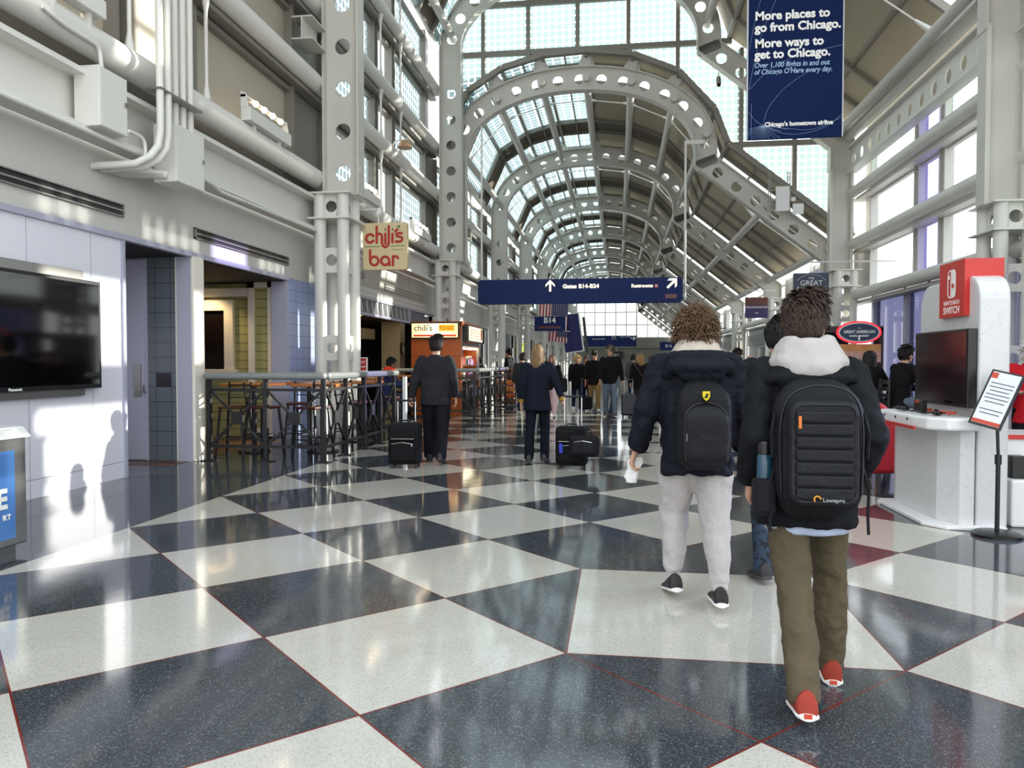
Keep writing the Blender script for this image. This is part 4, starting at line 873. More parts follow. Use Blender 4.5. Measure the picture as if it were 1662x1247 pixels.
# second demo counter at the right edge
r = thing('demo_counter', 'white demo counter with black screen at the right edge', 'counter', (3.4,7.5,0))
MB().box((.02,-.3,0), (.9,.5,.42)).box((.02,-.1,.42), (.9,.5,.8)).build('counter_body', white, r, bev=.02); MB().box((.02,.3,.55), (.12,.36,1.62)).build('screen', black, r); MB().box((.0,-.12,.76), (.9,-.1,.8)).build('red_trim', red, r)
o = MB().rings([[V((.06*q*b_, s_*.1, .02+.02*a)) for a, b_ in circ(10)] for s_, q in ((-1,.5),(-.5,.9),(.5,.9),(1,.5))]).build('game_controller', mat('teal plastic', '2A8AA8', .4), smooth=60, label='teal controller lying on the demo counter at the right edge', cat='controller'); o.location = (3.62,7.32,.42)
o = MB().box((-.06,-.08,0), (.06,.08,.2)).build('game_dock', black, label='black device standing on the demo counter at the right edge', cat='console', bev=.01); o.location = (3.52,7.36,.42)
# armchair, table and chairs behind the booth
am = mat('red upholstery', 'B5222C', .5, var=.06, bmp=.15, bs=30)
r = thing('armchair', 'red upholstered armchair behind the white booth', 'armchair', (3.2,9.6,0), R(10))
MB().box((-.4,-.38,.18), (.4,.4,.45)).build('seat', am, r, bev=.05); MB().box((-.42,-.42,.18), (.42,-.26,.86)).build('backrest', am, r, bev=.05)
for s_ in (-1,1): MB().box((s_*.42-.08,-.38,.18), (s_*.42+.08,.42,.62)).build('armrest', am, r, bev=.05)
for sx in (-1,1):
    for sy in (-1,1): MB().bar((sx*.38,sy*.36,0),(sx*.36,sy*.33,.2),.03,.03).build('leg', chrome, r)
o = MB().ball((0,0,.2), (.24,.18,.2), 16).build('jacket', mat('red puffer', 'C42430', .5, bmp=.4, bs=12), smooth=60, label='red padded jacket bundled on top of the armchair', cat='jacket'); o.location = (2.95,9.5,.6)
r = thing('high_table', 'dark high table in front of the person seated by the violet glass', 'table', (4.9,12.25,0)); MB().box((-.35,-.5,1.0), (.35,.5,1.05)).build('table_top', dark, r, bev=.01); MB().tube([(0,0,0),(0,0,1.0)], .05, 10).build('table_column', chrome, r); MB().lathe([(.001,0),(.28,0),(.25,.03),(.001,.04)], n=20).build('table_base', chrome, r)
def hi_chair(x, y, a_, lab):
    r = thing('high_chair', lab, 'chair', (x,y,0), a_, group='dark high chairs by the violet glass'); MB().box((-.2,-.2,.68), (.2,.2,.73)).build('seat', dark, r, bev=.02)
    mb = MB()
    for q in range(4): mb.box((-.2,-.22,.82+.1*q), (.2,-.2,.88+.1*q))
    mb.build('slat_back', dark, r)
    for sx in (-1,1):
        for sy in (-1,1): MB().bar((sx*.22,sy*.22,0),(sx*.19,sy*.19,1.2 if sy < 0 else .7),.025,.025).build('leg', dark, r)
hi_chair(4.2,12.25,R(-90),'dark high chair under the person in blue jeans by the violet glass'); hi_chair(3.95,12.9,R(-60),'dark slatted high chair beyond the red armchair')

# snack rack at the end of the railing
r = thing('snack_rack', 'wire snack rack hung with orange and brown bags at the railing end', 'rack', (-3.62,24.75,0))
MB().tube([(-.3,0,0),(-.3,0,1.4)], .015, 6).tube([(.3,0,0),(.3,0,1.4)], .015, 6).box((-.34,-.2,0), (.34,.2,.03)).build('rack_frame', dark, r)
mb = MB()
for i in range(6): mb.tube([(-.3,-.02,.25+.21*i),(.3,-.02,.25+.21*i)], .008, 6)
mb.build('rack_bar', dark, r)
for i in range(6):
    for j in range(6):
        c_ = (['C8742A','D08A38','B85A24'] if i in (2,3,1) else ['4A3020','5A3A22','A8502A','7A8A3A' if i == 5 else '3A2418'])[(i*5+j*3) % 3 if i in (1,2,3) else (i+j) % 4]
        a = rnd.uniform(-.15,.15); T = M.Rotation(a, 4, 'Y')
        o = MB().rings([[T @ V((w_*q*a_, -.0+th*b_, z)) for a_, b_ in circ(10)] for z, w_, th in ((0,.042,.004),(-.02,.046,.012),(-.09,.046,.026),(-.15,.044,.012),(-.17,.042,.004)) for q in (1,)]).build('snack_bag', mat('bag '+c_, c_, .35, var=.2, vs=25), smooth=60, label='hanging snack bag on the rack at the railing end', cat='snack bag', group='snack bags on the rack')
        o.location = (-3.62-.25+.1*j, 24.69-.01*(j % 2), .245+.21*i)
fl_ = thing('floodlight', 'small amber floodlight clipped above the rails, up and right of the bar sign', 'light', (-5.62,19.3,6.95))
MB().tube([(-.26,0,-.05),(-.1,0,.22),(.25,0,.25)], .018, 6).build('lamp_arm', paint2, fl_); MB().lathe([(.02,.2),(.12,.18),(.2,.02),(.19,0),(.001,.01)], (.15,0,.02), 16).build('lamp_head', mat('amber lamp', 'B08A6A', .4), fl_, smooth=50)
# ---------------------------------------------------------------- people
TEX = {}
def ctex(scale):
    if scale not in TEX:
        t = bpy.data.textures.new('cloth folds', 'CLOUDS'); t.noise_scale = scale; t.noise_depth = 2; TEX[scale] = t
    return TEX[scale]
def organic(name, mb, vox, m, parent, sm=4, disp=0, dscale=.12):
    o = mb.build(name, m, parent)
    r = o.modifiers.new('remesh', 'REMESH'); r.mode = 'VOXEL'; r.voxel_size = vox; r.use_smooth_shade = True
    if sm: s = o.modifiers.new('smooth', 'SMOOTH'); s.factor = .5; s.iterations = sm
    if disp:
        d = o.modifiers.new('folds', 'DISPLACE'); d.texture = ctex(dscale); d.strength = disp; d.mid_level = .5
        d.texture_coords = 'OBJECT'
        d2 = o.modifiers.new('wrinkles', 'DISPLACE'); d2.texture = ctex(dscale*.38); d2.strength = disp*.25; d2.mid_level = .5
        e = o.modifiers.new('smooth2', 'SMOOTH'); e.factor = .4; e.iterations = 1
    return o
def cloth(name, c, rough=.85, b=.25, s=260, var=.12, vs=14, sheen=.0):
    k = 'cloth '+name
    if k in MAT: return MAT[k]
    m = mat(k, c, rough, var=var, vs=vs, sheen=sheen, spec=.14); t = m.node_tree; bs = t.nodes['Principled BSDF']; _, vec = coords(t)
    n = t.nodes.new('ShaderNodeTexNoise'); n.inputs['Scale'].default_value = 9; n.inputs['Detail'].default_value = 5; n.inputs['Distortion'].default_value = 1.2; t.links.new(vec, n.inputs['Vector'])
    bump(t, bs, X(t, n.outputs[0]) + noise(t, vec, s, 2)*.1, .4, .045); return m
skinm = mat('skin', 'C99A80', .5, var=.06, vs=30, spec=.4); skin2 = mat('skin deep', '7A5240', .5, var=.06, vs=30)
eyew = mat('eye white', 'E8E4DE', .3); eyed = mat('eye iris', '2A1C14', .2); lipm = mat('lips', 'A8605A', .5)
def fk(H, p):
    J = {}; lo = 9
    for s, n in ((-1,'L'),(1,'R')):
        a, b, sp, f = [R(q) for q in p.get('leg'+n, (0,4,2,0))]; to = R(p.get('toe'+n, 8))
        hip = V((s*.052*H, 0, .53*H)); d = V((s*math.sin(sp), math.sin(a), -math.cos(a))).normalized(); kn = hip + d*.245*H
        d2 = V((s*math.sin(sp)*.4, math.sin(a-b), -math.cos(a-b))).normalized(); an = kn + d2*.243*H
        fd = V((s*math.sin(to)*math.cos(f), math.cos(to)*math.cos(f), -math.sin(f))); rt = V((math.cos(to), -s*math.sin(to), 0)); up = rt.cross(fd).normalized()
        J['leg'+n] = [hip, kn, an]; J['foot'+n] = (an, fd, up, rt)
        lo = min(lo, *[(an - up*.046*H + fd*q*H).z for q in (-.05, .03, .105)])
    J['dz'] = p['seat'] - .47*H if 'seat' in p else -lo
    up_ = V((0,0,J['dz']))
    for n in 'LR':
        J['leg'+n] = [q+up_ for q in J['leg'+n]]; f = J['foot'+n]; J['foot'+n] = (f[0]+up_, *f[1:])
    ln = R(p.get('lean', 2)); J['lean'] = ln
    def tor(x, y, z):                                     # torso point with lean about the hips
        q = z*H - .53*H; return V((x*H, y*H*math.cos(ln) + q*math.sin(ln), .53*H + q*math.cos(ln) - y*H*math.sin(ln) + J['dz']))
    J['tor'] = tor
    for s, n in ((-1,'L'),(1,'R')):
        sw, ab, el, ab2 = [R(q) for q in p.get('arm'+n, (0,8,12,4))]
        sh = tor(s*p.get('shw', .108), -.005, .812); ud = V((s*math.sin(ab), math.sin(sw)*math.cos(ab), -math.cos(sw)*math.cos(ab))); eb = sh + ud*.17*H
        fd = V((s*math.sin(ab2), math.sin(sw+el)*math.cos(ab2), -math.cos(sw+el)*math.cos(ab2))); wr = eb + fd*.145*H
        J['arm'+n] = [sh, eb, wr, fd]
    return J
def ering(c, rx, ry, n=22, e=2.3, tilt=0):
    out = []
    for a, b in circ(n):
        x = rx*math.copysign(abs(a)**(2/e), a); y = ry*math.copysign(abs(b)**(2/e), b)
        out.append(c + V((x, y*math.cos(tilt), -y*math.sin(tilt))))
    return out
def limb(mb, pts, rad, n=14):
    P = []; Rr = []
    for i in range(len(pts)-1):
        for k in (0, .34, .67): P.append(V(pts[i])*(1-k) + V(pts[i+1])*k); Rr.append(rad[i]*(1-k) + rad[i+1]*k)
    P.append(V(pts[-1])); Rr.append(rad[-1]); mb.tube(P, Rr, n); mb.ball(P[0], Rr[0], 12); return mb
HEADR = [(0,.036,.02,.022),(.05,.03,.04,.05),(.16,.016,.054,.074),(.34,.006,.063,.088),(.55,0,.072,.097),(.72,-.004,.074,.098),(.86,-.007,.064,.085),(.95,-.009,.043,.058),(1,-.009,.014,.02)]
def head_T(J, H, p):
    c = J['tor'](0, .012, .868)
    return M.Translation(c) @ M.Rotation(R(-p.get('hyaw', 0)), 4, 'Z') @ M.Rotation(R(-p.get('hpitch', 0)), 4, 'X') @ M.Scale(.132*H/.235, 4)
def add_head(mb, T):
    mb.rings([[T @ q for q in ering(V((0, cy, t*.235)), rx, ry, 20, 2.1)] for t, cy, rx, ry in HEADR])
    mb.tube([T @ V(q) for q in ((0,.085,.128),(0,.1,.105),(0,.112,.088),(0,.096,.08))], [.009,.012,.015,.01], 10)
    for s in (-1,1):
        mb.ball((s*.076,-.008,.105), (.01,.02,.032), 12, T=T @ M.Rotation(s*.2, 4, 'Z')); mb.ball((s*.03,.086,.138), (.024,.012,.009), 10, T=T)
        mb.ball((s*.038,.07,.09), (.02,.018,.018), 10, T=T)
    mb.ball((0,.084,.052), (.024,.014,.016), 10, T=T); mb.ball((0,.07,.018), (.026,.022,.018), 10, T=T)
def add_hand(mb, w, d, t, n, H, curl=30, spread=.2, s=1):
    k = H/1.78; d, t, n = d.normalized(), t.normalized(), n.normalized()
    mb.rings([[w + d*(q*k) + t*(rw*k*a) + n*(rh*k*b) for a, b in circ(14)] for q, rw, rh in ((-.02,.026,.02),(.015,.031,.019),(.05,.04,.016),(.088,.041,.014),(.098,.036,.01))])
    for i, L in enumerate((.073,.082,.077,.06)):          # index to little finger
        o = (.029-.0195*i)*k; b = w + d*(.086*k) + t*o; c = R(curl+4*i); fd = (d + t*(.10*(1.5-i)*spread)).normalized()
        pts = [b - fd*.02*k]; ang = c*.35
        for q in (.45,.32,.23):
            pts.append(pts[-1] + (fd*math.cos(ang) + n*math.sin(ang))*(L*q*k + (.02*k if len(pts) == 1 else 0))); ang += c
        mb.tube(pts, [.0098*k,.0095*k,.0088*k,.0075*k], 8); mb.ball(pts[-1], .0078*k, 8)
    b = w + d*.022*k + t*.024*k; c = R(curl)
    pts = [b, b + (d*.6 + t*.75).normalized()*.034*k, b + (d*.6 + t*.75).normalized()*.034*k + (d*.85 + t*.35 + n*(.2+c*.5)).normalized()*.03*k]
    pts.append(pts[-1] + (d*.8 + t*.05 + n*(.3+c*.6)).normalized()*.026*k); mb.tube(pts, [.014*k,.0125*k,.0105*k,.0085*k], 8); mb.ball(pts[-1], .0085*k, 8)
HAIRM = {}
def hairmat(c): return mat('hair '+c, c, .55, var=.45, vs=60, bmp=.5, bs=160, bd=.01, spec=.35)
def scalp_pt(u, v, k=1.0):                                # u around (0 = front), v from crown to nape, in head metres
    th = v; x = math.sin(u)*math.sin(th); y = math.cos(u)*math.sin(th); z = math.cos(th)
    return V((.076*k*x, -.008+.1*k*y, .13+.108*k*z)), V((x/.076, y/.1, z/.108)).normalized()
def hair(kind, T, col, parent, near, seed=1, J=None, H=1.75):
    rg = random.Random(seed); mb = MB(); hm = hairmat(col)
    if kind in ('cap','beanie'):
        pass
    def shell(k, vmax, low=0):
        o = MB(); rings = []
        for i in range(9):
            v = .02 + (vmax-.02)*i/8; ring = []
            for j in range(24):
                u = 2*math.pi*j/24; front = max(0, math.cos(u)); vv = v*(1-.45*front**1.5) if i > 2 else v
                q, nn = scalp_pt(u, vv, k if i < 7 else (k+1)/2 if i == 7 else .96); ring.append(T @ q)
            rings.append(ring)
        o.rings(rings, cap=True); return o
    if kind == 'bald': return
    if kind in ('short','curly','long'):
        sh = shell(1.1 if kind != 'long' else 1.06, 2.05 if kind == 'short' else 2.1); mb = sh
    if kind == 'short':
        N = 1500 if near else 260
        for i in range(N):
            u = rg.uniform(-math.pi, math.pi); v = math.acos(rg.uniform(-.5, 1)); 
            if abs(u) < .75 and v > 1.05: continue
            if .75 <= abs(u) < 1.5 and v > 1.55: continue
            q, nn = scalp_pt(u, v, 1.08); top = max(0, 1-v/1.3)
            L = (.034+.05*top)*rg.uniform(.75,1.25); lo_ = math.sin(u*3+seed)+math.sin(v*5+u*2)
            sw = V((.75+.35*lo_, -.1+.45*math.sin(u*2+v*3), .1))*top + V((.25*lo_*.5, -.12, -1))*(1-top) + V((rg.uniform(-.3,.3), rg.uniform(-.3,.3), rg.uniform(-.2,.2)))
            tg = (sw - nn*sw.dot(nn)).normalized(); lf = .35+.5*top; r_ = rg.uniform(.005,.009)*(1 if near else 1.9)
            mb.tube([T @ q, T @ (q+nn*L*.3*lf+tg*L*.3), T @ (q+nn*L*.42*lf+tg*L*.75), T @ (q+nn*L*.25*lf+tg*L*1.15)], [r_, r_, r_*.75, r_*.1], 5)
    elif kind == 'curly':
        N = 1150 if near else 160
        for i in range(N):
            u = rg.uniform(-math.pi, math.pi); v = math.acos(rg.uniform(-.62, 1))
            if abs(u) < .7 and v > 1.25: continue
            q, nn = scalp_pt(u, v, 1.06); a = nn.cross(V((rg.uniform(-1,1),rg.uniform(-1,1),rg.uniform(-1,1)))).normalized(); b = nn.cross(a)
            L = rg.uniform(.045,.08); cr = rg.uniform(.008,.014); ph = rg.uniform(0,6); pts = []; lean = V((0,0,-.35)) + a*.3
            for j in range(9):
                k = j/8; pts.append(T @ (q + nn*L*k + lean*L*k*k*.8 + (a*math.cos(ph+k*7.5) + b*math.sin(ph+k*7.5))*cr*(.3+k)))
            r_ = rg.uniform(.004,.0065)*(1 if near else 1.8); mb.tube(pts, [r_*(1-.55*j/8) for j in range(9)], 5)
    elif kind == 'long':
        N = 420 if near else 120; L0 = p_len
        for i in range(N):
            u = rg.uniform(.62, 2*math.pi-.62); v = rg.uniform(.02, 1.5); q, nn = scalp_pt(u, v, 1.05); o, _ = scalp_pt(u, 1.75, 1.14)
            L = L0*rg.uniform(.75,1.1); dr = V((rg.uniform(-.02,.02), -.022+rg.uniform(-.012,.012), -L))
            wv = rg.uniform(.0,.014); e = o + dr; e.x *= .95
            pts = [T @ scalp_pt(u*(1-.0*k_), v + (1.75-v)*k_, 1.07 + .06*k_ + rg.uniform(0,.03))[0] for k_ in (0,.25,.5,.75)] + [T @ o, T @ ((o*2+e)/3 + V((wv,0,0))), T @ ((o+e*2)/3 - V((wv,0,0))), T @ e]
            r_ = rg.uniform(.006,.011)*(1 if near else 1.8); mb.tube(pts, [r_*.5,r_,r_,r_,r_,r_,r_*.8,r_*.2], 5)
    return mb.build('hair', hm, parent, smooth=70)
p_len = .2
def headwear(kind, T, c, parent):
    mb = MB()
    def dome(vm, k):
        return [[T @ scalp_pt(2*math.pi*j/24, .02+(vm-.02)*i/7, k)[0] for j in range(24)] for i in range(8)]
    if kind == 'beanie': mb.rings(dome(1.75, 1.14)); mb.ball((0,-.005,.25), .03, 10, T=T)
    else:
        mb.rings(dome(1.45, 1.13)); mb.rings([[T @ V((x*.08, .075+y*.085, .15+.004*i-.02*y)) for x, y in circ(16)] for i in (0,1,2)])
    mb.build('cap' if kind == 'cap' else 'knit_hat', cloth('hat '+c, c), parent, smooth=60)
def person(label, loc, rz, H, p, top, bottom, shoes, hairc=('short','2A1D16'), near=False, skin=None, vox=None, jk=None, tr=None, face=True, group=None, hat=None, seed=1, hoodc=None, sole='E4E2DC', extra=None, hands=None, hlen=.2):
    global p_len
    p_len = hlen; skin = skin or skinm; vox = vox or (.0065 if near else .013); gv = vox*1.7
    r = thing('person', label, 'person', loc, rz, group); J = fk(H, p); tor = J['tor']; ln = J['lean']; T = head_T(J, H, p)
    jk = dict(dict(hem=.44, rx=.112, ry=.082, waist=.105, chest=.116, cd=.08, sl=(.046,.040,.03), fold=.016, collar=.052, fl=1.0), **(jk or {}))
    tr = dict(dict(w=1.0, r=(.056,.043,.033), fold=.012, cuff=0), **(tr or {}))
    # body: one continuous skin
    b = MB(); add_head(b, T)
    b.rings([ering(tor(0,y,z), rx*H, ry*H, 18, 2.1, ln) for z, y, rx, ry in ((.49,0,.06,.05),(.53,0,.085,.06),(.62,0,.075,.055),(.72,.004,.088,.06),(.79,0,.088,.052),(.825,-.004,.05,.04),(.845,-.004,.034,.036))])
    b.tube([tor(0,-.008,.80), tor(0,-.004,.85), T @ V((0,-.012,.075))], [.036*H,.032*H,.031*H], 14)
    for n, s in (('L',-1),('R',1)):
        sh, eb, wr, fd = J['arm'+n]; limb(b, [sh, eb, wr], [.028*H,.023*H,.0165*H], 12)
        hp = (hands or {}).get(n, {}); tdir = V(hp.get('t', (0,1,0))); nn = V(hp.get('n', (-s,0,0))); d = V(hp.get('d', fd)).normalized()
        tdir = (tdir - d*tdir.dot(d)).normalized(); nn = d.cross(tdir) if d.cross(tdir).dot(nn) > 0 else -d.cross(tdir)
        add_hand(b, wr, d, tdir, nn, H, hp.get('curl', 34))
        hip, kn, an = J['leg'+n]; limb(b, [hip, kn, an], [.042*H,.031*H,.018*H], 12)
        an, f, up, rt = J['foot'+n]; b.tube([an - up*.01*H - f*.03*H, an - up*.022*H + f*.03*H, an - up*.03*H + f*.085*H], [.017*H,.015*H,.012*H], 10)
    organic('body', b, vox, skin, r, 3)
    if face:
        for s in (-1,1): MB().ball((s*.031,.0845,.122), (.0125,.009,.0075), 10, T=T).build('eye', eyew, r, smooth=60); MB().ball((s*.031,.0905,.122), (.006,.005,.006), 8, T=T).build('iris', eyed, r, smooth=60)
        MB().ball((0,.0955,.053), (.021,.006,.0055), 10, T=T).build('mouth', lipm, r, smooth=60)
        for s in (-1,1): MB().tube([T @ V(q) for q in ((s*.015,.098,.142),(s*.034,.093,.147),(s*.052,.078,.142))], [.004,.0045,.003], 6).build('eyebrow', hairmat(hairc[1]), r)
    if hairc: hair(hairc[0], T, hairc[1], r, near, seed)
    if hat: headwear(hat[0], T, hat[1], r)
    # trousers
    t = MB(); w_ = tr['w']; t.rings([ering(tor(0,y,z), rx*H*w_, ry*H*w_, 20, 2.2, ln*.4) for z, y, rx, ry in ((.485,-.003,.055,.05),(.51,-.004,.094,.068),(.55,-.004,.1,.07),(.60,0,.09,.062))])
    for n in 'LR':
        hip, kn, an = J['leg'+n]; a_, f, up, rt = J['foot'+n]; e = an - (kn-an).normalized()*.02*H if not tr['cuff'] else an + (kn-an).normalized()*.03*H
        m_ = (kn+an)/2 - f*.006*H; limb(t, [hip, (hip+kn)/2 + V((0,.004*H,0)), kn, m_, e], [.062*H*w_, (tr['r'][0])*H*w_, tr['r'][1]*H*w_, (tr['r'][1]*.5+tr['r'][2]*.52)*H*w_, tr['r'][2]*H*w_], 14)
        if tr['cuff']: t.tube([e, an - (kn-an).normalized()*.002*H], [.027*H,.026*H], 12)
    organic('trousers', t, gv, bottom, r, 3, tr['fold'], .09)
    # jacket
    j = MB(); h = jk['hem']; q = jk['rx']; fl = jk['fl']
    j.rings([ering(tor(0,y,z), rx*H, ry*H, 26, 2.4, ln) for z, y, rx, ry in ((h,-.002,q*fl,jk['ry']*fl),(h+.02,-.002,q*fl,jk['ry']*fl),((h+.63)/2,-.002,(q+jk['waist'])/2,jk['ry']),(.63,0,jk['waist'],jk['ry']*.96),(.72,.002,jk['chest'],jk['cd']),(.775,0,jk['chest']*.98,jk['cd']*.94),(.81,-.003,jk['chest']*.8,jk['cd']*.8),(.838,-.004,jk['collar']*1.12,jk['collar']),(.86,-.004,jk['collar'],jk['collar']*.95))])
    sl = jk['sl']
    for n, s in (('L',-1),('R',1)):
        sh, eb, wr, fd = J['arm'+n]; limb(j, [sh, (sh+eb)/2, eb, (eb+wr)/2, wr - fd*.006*H], [sl[0]*H, (sl[0]*.55+sl[1]*.5)*H, sl[1]*H, (sl[1]+sl[2])/2*H, sl[2]*H], 14)
    organic('jacket', j, gv, top, r, 3, jk['fold'], .11)
    if hoodc:
        hd = MB(); n = 20
        for z, y, rx, ry, th in ((.888,-.012,.05,.052,.019),(.872,-.014,.058,.056,.021),(.856,-.02,.066,.06,.022),(.838,-.032,.076,.062,.022)):
            pts = [tor(rx*a, y+ry*b_, z - (.018 if b_ > 0 else -.004)*abs(b_) - .012*(b_ < -.6)) for a, b_ in circ(n)]; hd.tube(pts+[pts[0]], th*H, 10)
        hd.ball(tor(0,-.088,.818), (.062*H,.03*H,.03*H), 14); hd.ball(tor(0,-.02,.85), (.06*H,.055*H,.03*H), 14)
        organic('hood', hd, gv*.9, hoodc, r, 5, .012, .09)
    # shoes
    for n in 'LR':
        an, f, up, rt = J['foot'+n]; sh = MB(); so = MB(); k = H
        rows = [(-.05,.019,.0,.04),(-.046,.023,.0,.06),(-.015,.025,.0,.062),(.012,.026,.0,.052),(.04,.029,.0,.036),(.08,.03,.0,.025),(.1,.024,.0,.019),(.108,.012,.0,.012)]
        base = an - up*.046*k
        sh.rings([[base + f*(x*k) + rt*(w_*k*a) + up*(k*(.008 + (hh_-.004)*max(0, (b_+.45)/1.45))) for a, b_ in circ(16)] for x, w_, _, hh_ in rows])
        so.rings([[base + f*(x*k) + rt*((w_+.0025)*k*a) + up*(k*.017*(b_*.5+.5)) for a, b_ in circ(16)] for x, w_, _, hh_ in [(-.054,.015,0,0)]+rows[1:-1]+[(.112,.013,0,0)]])
        o = sh.build('shoe', shoes, r, smooth=60); so.build('sole', mat('sole '+sole, sole, .5), o, smooth=50)
    if extra: extra(r, J, H, T)
    return r, J
def place(r, v): return r.matrix_basis @ V(v) if False else (M.Translation(r.location) @ M.Rotation(r.rotation_euler.z, 4, 'Z')) @ V(v)
# rolling suitcase: stands upright on its wheels, handle up
def suitcase(label, loc, rz, w_, h, d, col, hh=1.0, tilt=0, pockets=True, tagc=None, hard=False, htop=None):
    r = thing('suitcase', label, 'suitcase', loc, rz); r.rotation_euler = (R(tilt), 0, rz)
    m = cloth('case '+col, col, .6) if not hard else mat('shell '+col, col, .35)
    MB().box((-w_/2,-d/2,.05), (w_/2,d/2,h)).build('case_body', m, r, bev=.05)
    if pockets:
        MB().box((-w_*.4,-d/2-.045,.1), (w_*.4,-d/2+.02,h*.58)).build('front_pocket', m, r, bev=.035); MB().box((-w_*.42,-d/2-.03,h*.62), (w_*.42,-d/2+.02,h*.93)).build('front_pocket', m, r, bev=.03)
        MB().tube([(-w_*.33,-d/2-.05,h*.55),(0,-d/2-.052,h*.585),(w_*.33,-d/2-.05,h*.55)], .006, 6).tube([(-w_*.36,-d/2-.036,h*.66),(w_*.36,-d/2-.036,h*.66)], .006, 6).build('zip', steel, r)
        MB().tube([(w_*.3,-d/2-.05,h*.55),(w_*.31,-d/2-.06,h*.5)], .006, 6).build('zip_pull', chrome, r)
    if hard:
        mb = MB()
        for i in range(6): mb.box((-w_*.4+i*w_*.16-.012,-d/2-.008,.1), (-w_*.4+i*w_*.16+.012,d/2+.008,h-.06))
        mb.build('shell_rib', m, r, bev=.004)
    for s in (-1,1):
        MB().rings([[V((s*w_*.38+x, d*.38+.028*a, .03+.028*b)) for a, b in circ(14)] for x in (-.012,.012)]).build('wheel', black, r, smooth=50)
        MB().box((s*w_*.38-.02,-d*.42,0), (s*w_*.38+.02,-d*.3,.06)).build('foot', black, r)
        MB().tube([(s*w_*.28,d*.36,h-.02),(s*w_*.28,d*.36,hh)], .009, 8).build('handle_tube', chrome, r)
    MB().tube([(-w_*.3,d*.36,hh),(w_*.3,d*.36,hh)], .016, 10).build('handle_grip', black, r)
    MB().tube([(-.07,0,h),(-.06,0,h+.03),(.06,0,h+.03),(.07,0,h)], .012, 8).build('carry_handle', black, r)
    if tagc: MB().box((-w_*.32,-d/2-.07,h*.4), (-w_*.2,-d/2-.06,h*.62)).build('luggage_tag', mat('tag '+tagc, tagc, .5), r, bev=.01)
    return r
navyc = cloth('navy puffer', '14161F', .7, .2, 60); blackc = cloth('black jacket', '131519', .75); sweat = matx('marled grey fleece', lambda t, co, vec: noise(t, vec, 120, 2).mix('A8A2A1', 'C4BFBD'), .9)
fleece = cloth('light fleece', 'A9A4A1', .95, .3, 300); cream_f = cloth('cream fleece', 'B5AA9E', .95, .3, 300); olive = cloth('olive twill', '5A5140', .85, .25, 300); jean = cloth('blue denim', '66727F', .85, .3, 400); djean = cloth('dark denim', '1E2A44', .85, .3, 400)
bshoe = mat('black shoe', '141416', .5, var=.1); rshoe = mat('red canvas', '983624', .8, var=.08, bmp=.2, bs=400)
bagm = cloth('black nylon', '17181B', .6, .3, 300); bagm2 = cloth('black nylon light', '1F2024', .55, .3, 300)
# tall young man, nearest
def taillight(r, J, H, T):
    tor = J['tor']; m = MB(); m.rings([ering(tor(0,-.002,z), rx*H, .084*H, 26, 2.4) for z, rx in ((.422,.1),(.445,.103),(.48,.098))]); organic('shirt_tail', m, .012, cloth('pale blue shirt', 'AEBBD2', .8), r, 2, .01, .06)
    MB().tube([T @ V((.079,-.01,.125)), T @ V((.082,.05,.125)), T @ V((.07,.095,.122))], .004, 6).ball((.05,.1,.118), (.026,.008,.018), 10, T=T).build('sunglasses', black, r)
    tc = MB(); 
    for n in 'LR':
        an, f, up, rt = J['foot'+n]; b = an - up*.046*H; MB().cbox((0,0,0), (.03,.004,.018), T=M.Translation(b - f*.0545*H + up*.011*H)).build('heel_tab', mat('heel tab', 'C84A30', .6), r)
    seam_ = [tor(x, -.083, z) for x, z in ((-.085,.56),(.085,.56))]
GX, GY_ = .81, 3.46
guy, JG = person('person in black jacket, olive trousers and red sneakers, walking away nearest the camera', (GX,GY_,0), R(-2), 1.74,
    dict(legL=(-18,6,-3.5,10), legR=(18,12,6,-4), toeL=-3, toeR=4, armL=(-24,8,58,2), armR=(-24,11,60,-3), lean=2, hyaw=36, hpitch=3, shw=.101),
    blackc, olive, rshoe, ('short','33251C'), True, jk=dict(hem=.44, rx=.106, ry=.09, waist=.108, chest=.116, cd=.086, sl=(.045,.043,.032), fold=.04, fl=1.12), tr=dict(w=1.0, r=(.05,.042,.036), fold=.03), seed=3, hoodc=fleece, extra=taillight)
hd = MB(); tor = JG['tor']; H_ = 1.74
for z, y, rx, ry, th in ((.822,-.03,.088,.066,.014),(.80,-.052,.098,.05,.014)):
    pts = [tor(rx*a, y+ry*b_, z - (.02 if b_ > 0 else 0)) for a, b_ in circ(20)]; hd.tube(pts+[pts[0]], th*H_, 10)
hd.ball(tor(0,-.085,.787), (.08*H_,.018*H_,.028*H_), 14)
organic('jacket_hood', hd, .011, blackc, guy, 4, .012, .08)
def shoulder_strap(r, J, H, x, m, yb=-.11, top=.855, w_=.03):
    tor = J['tor']; pts = [tor(x*.75,yb,.80), tor(x*.85,-.085,top-.02), tor(x*.95,-.03,top+.008), tor(x*1.02,.03,top-.012), tor(x*1.05,.088,.80), tor(x*1.1,.098,.72), tor(x*1.15,.06,.64)]
    pts = spath(pts, 4); mb = MB(); rg = []
    for i, p in enumerate(pts):
        a = pts[max(0,i-1)]; b = pts[min(len(pts)-1,i+1)]; d = (b-a).normalized(); s = V((1,0,0)); n = d.cross(s).normalized()
        rg.append([p + s*(w_*a_) + n*(.011*b_) for a_, b_ in circ(10)])
    return mb.rings(rg)
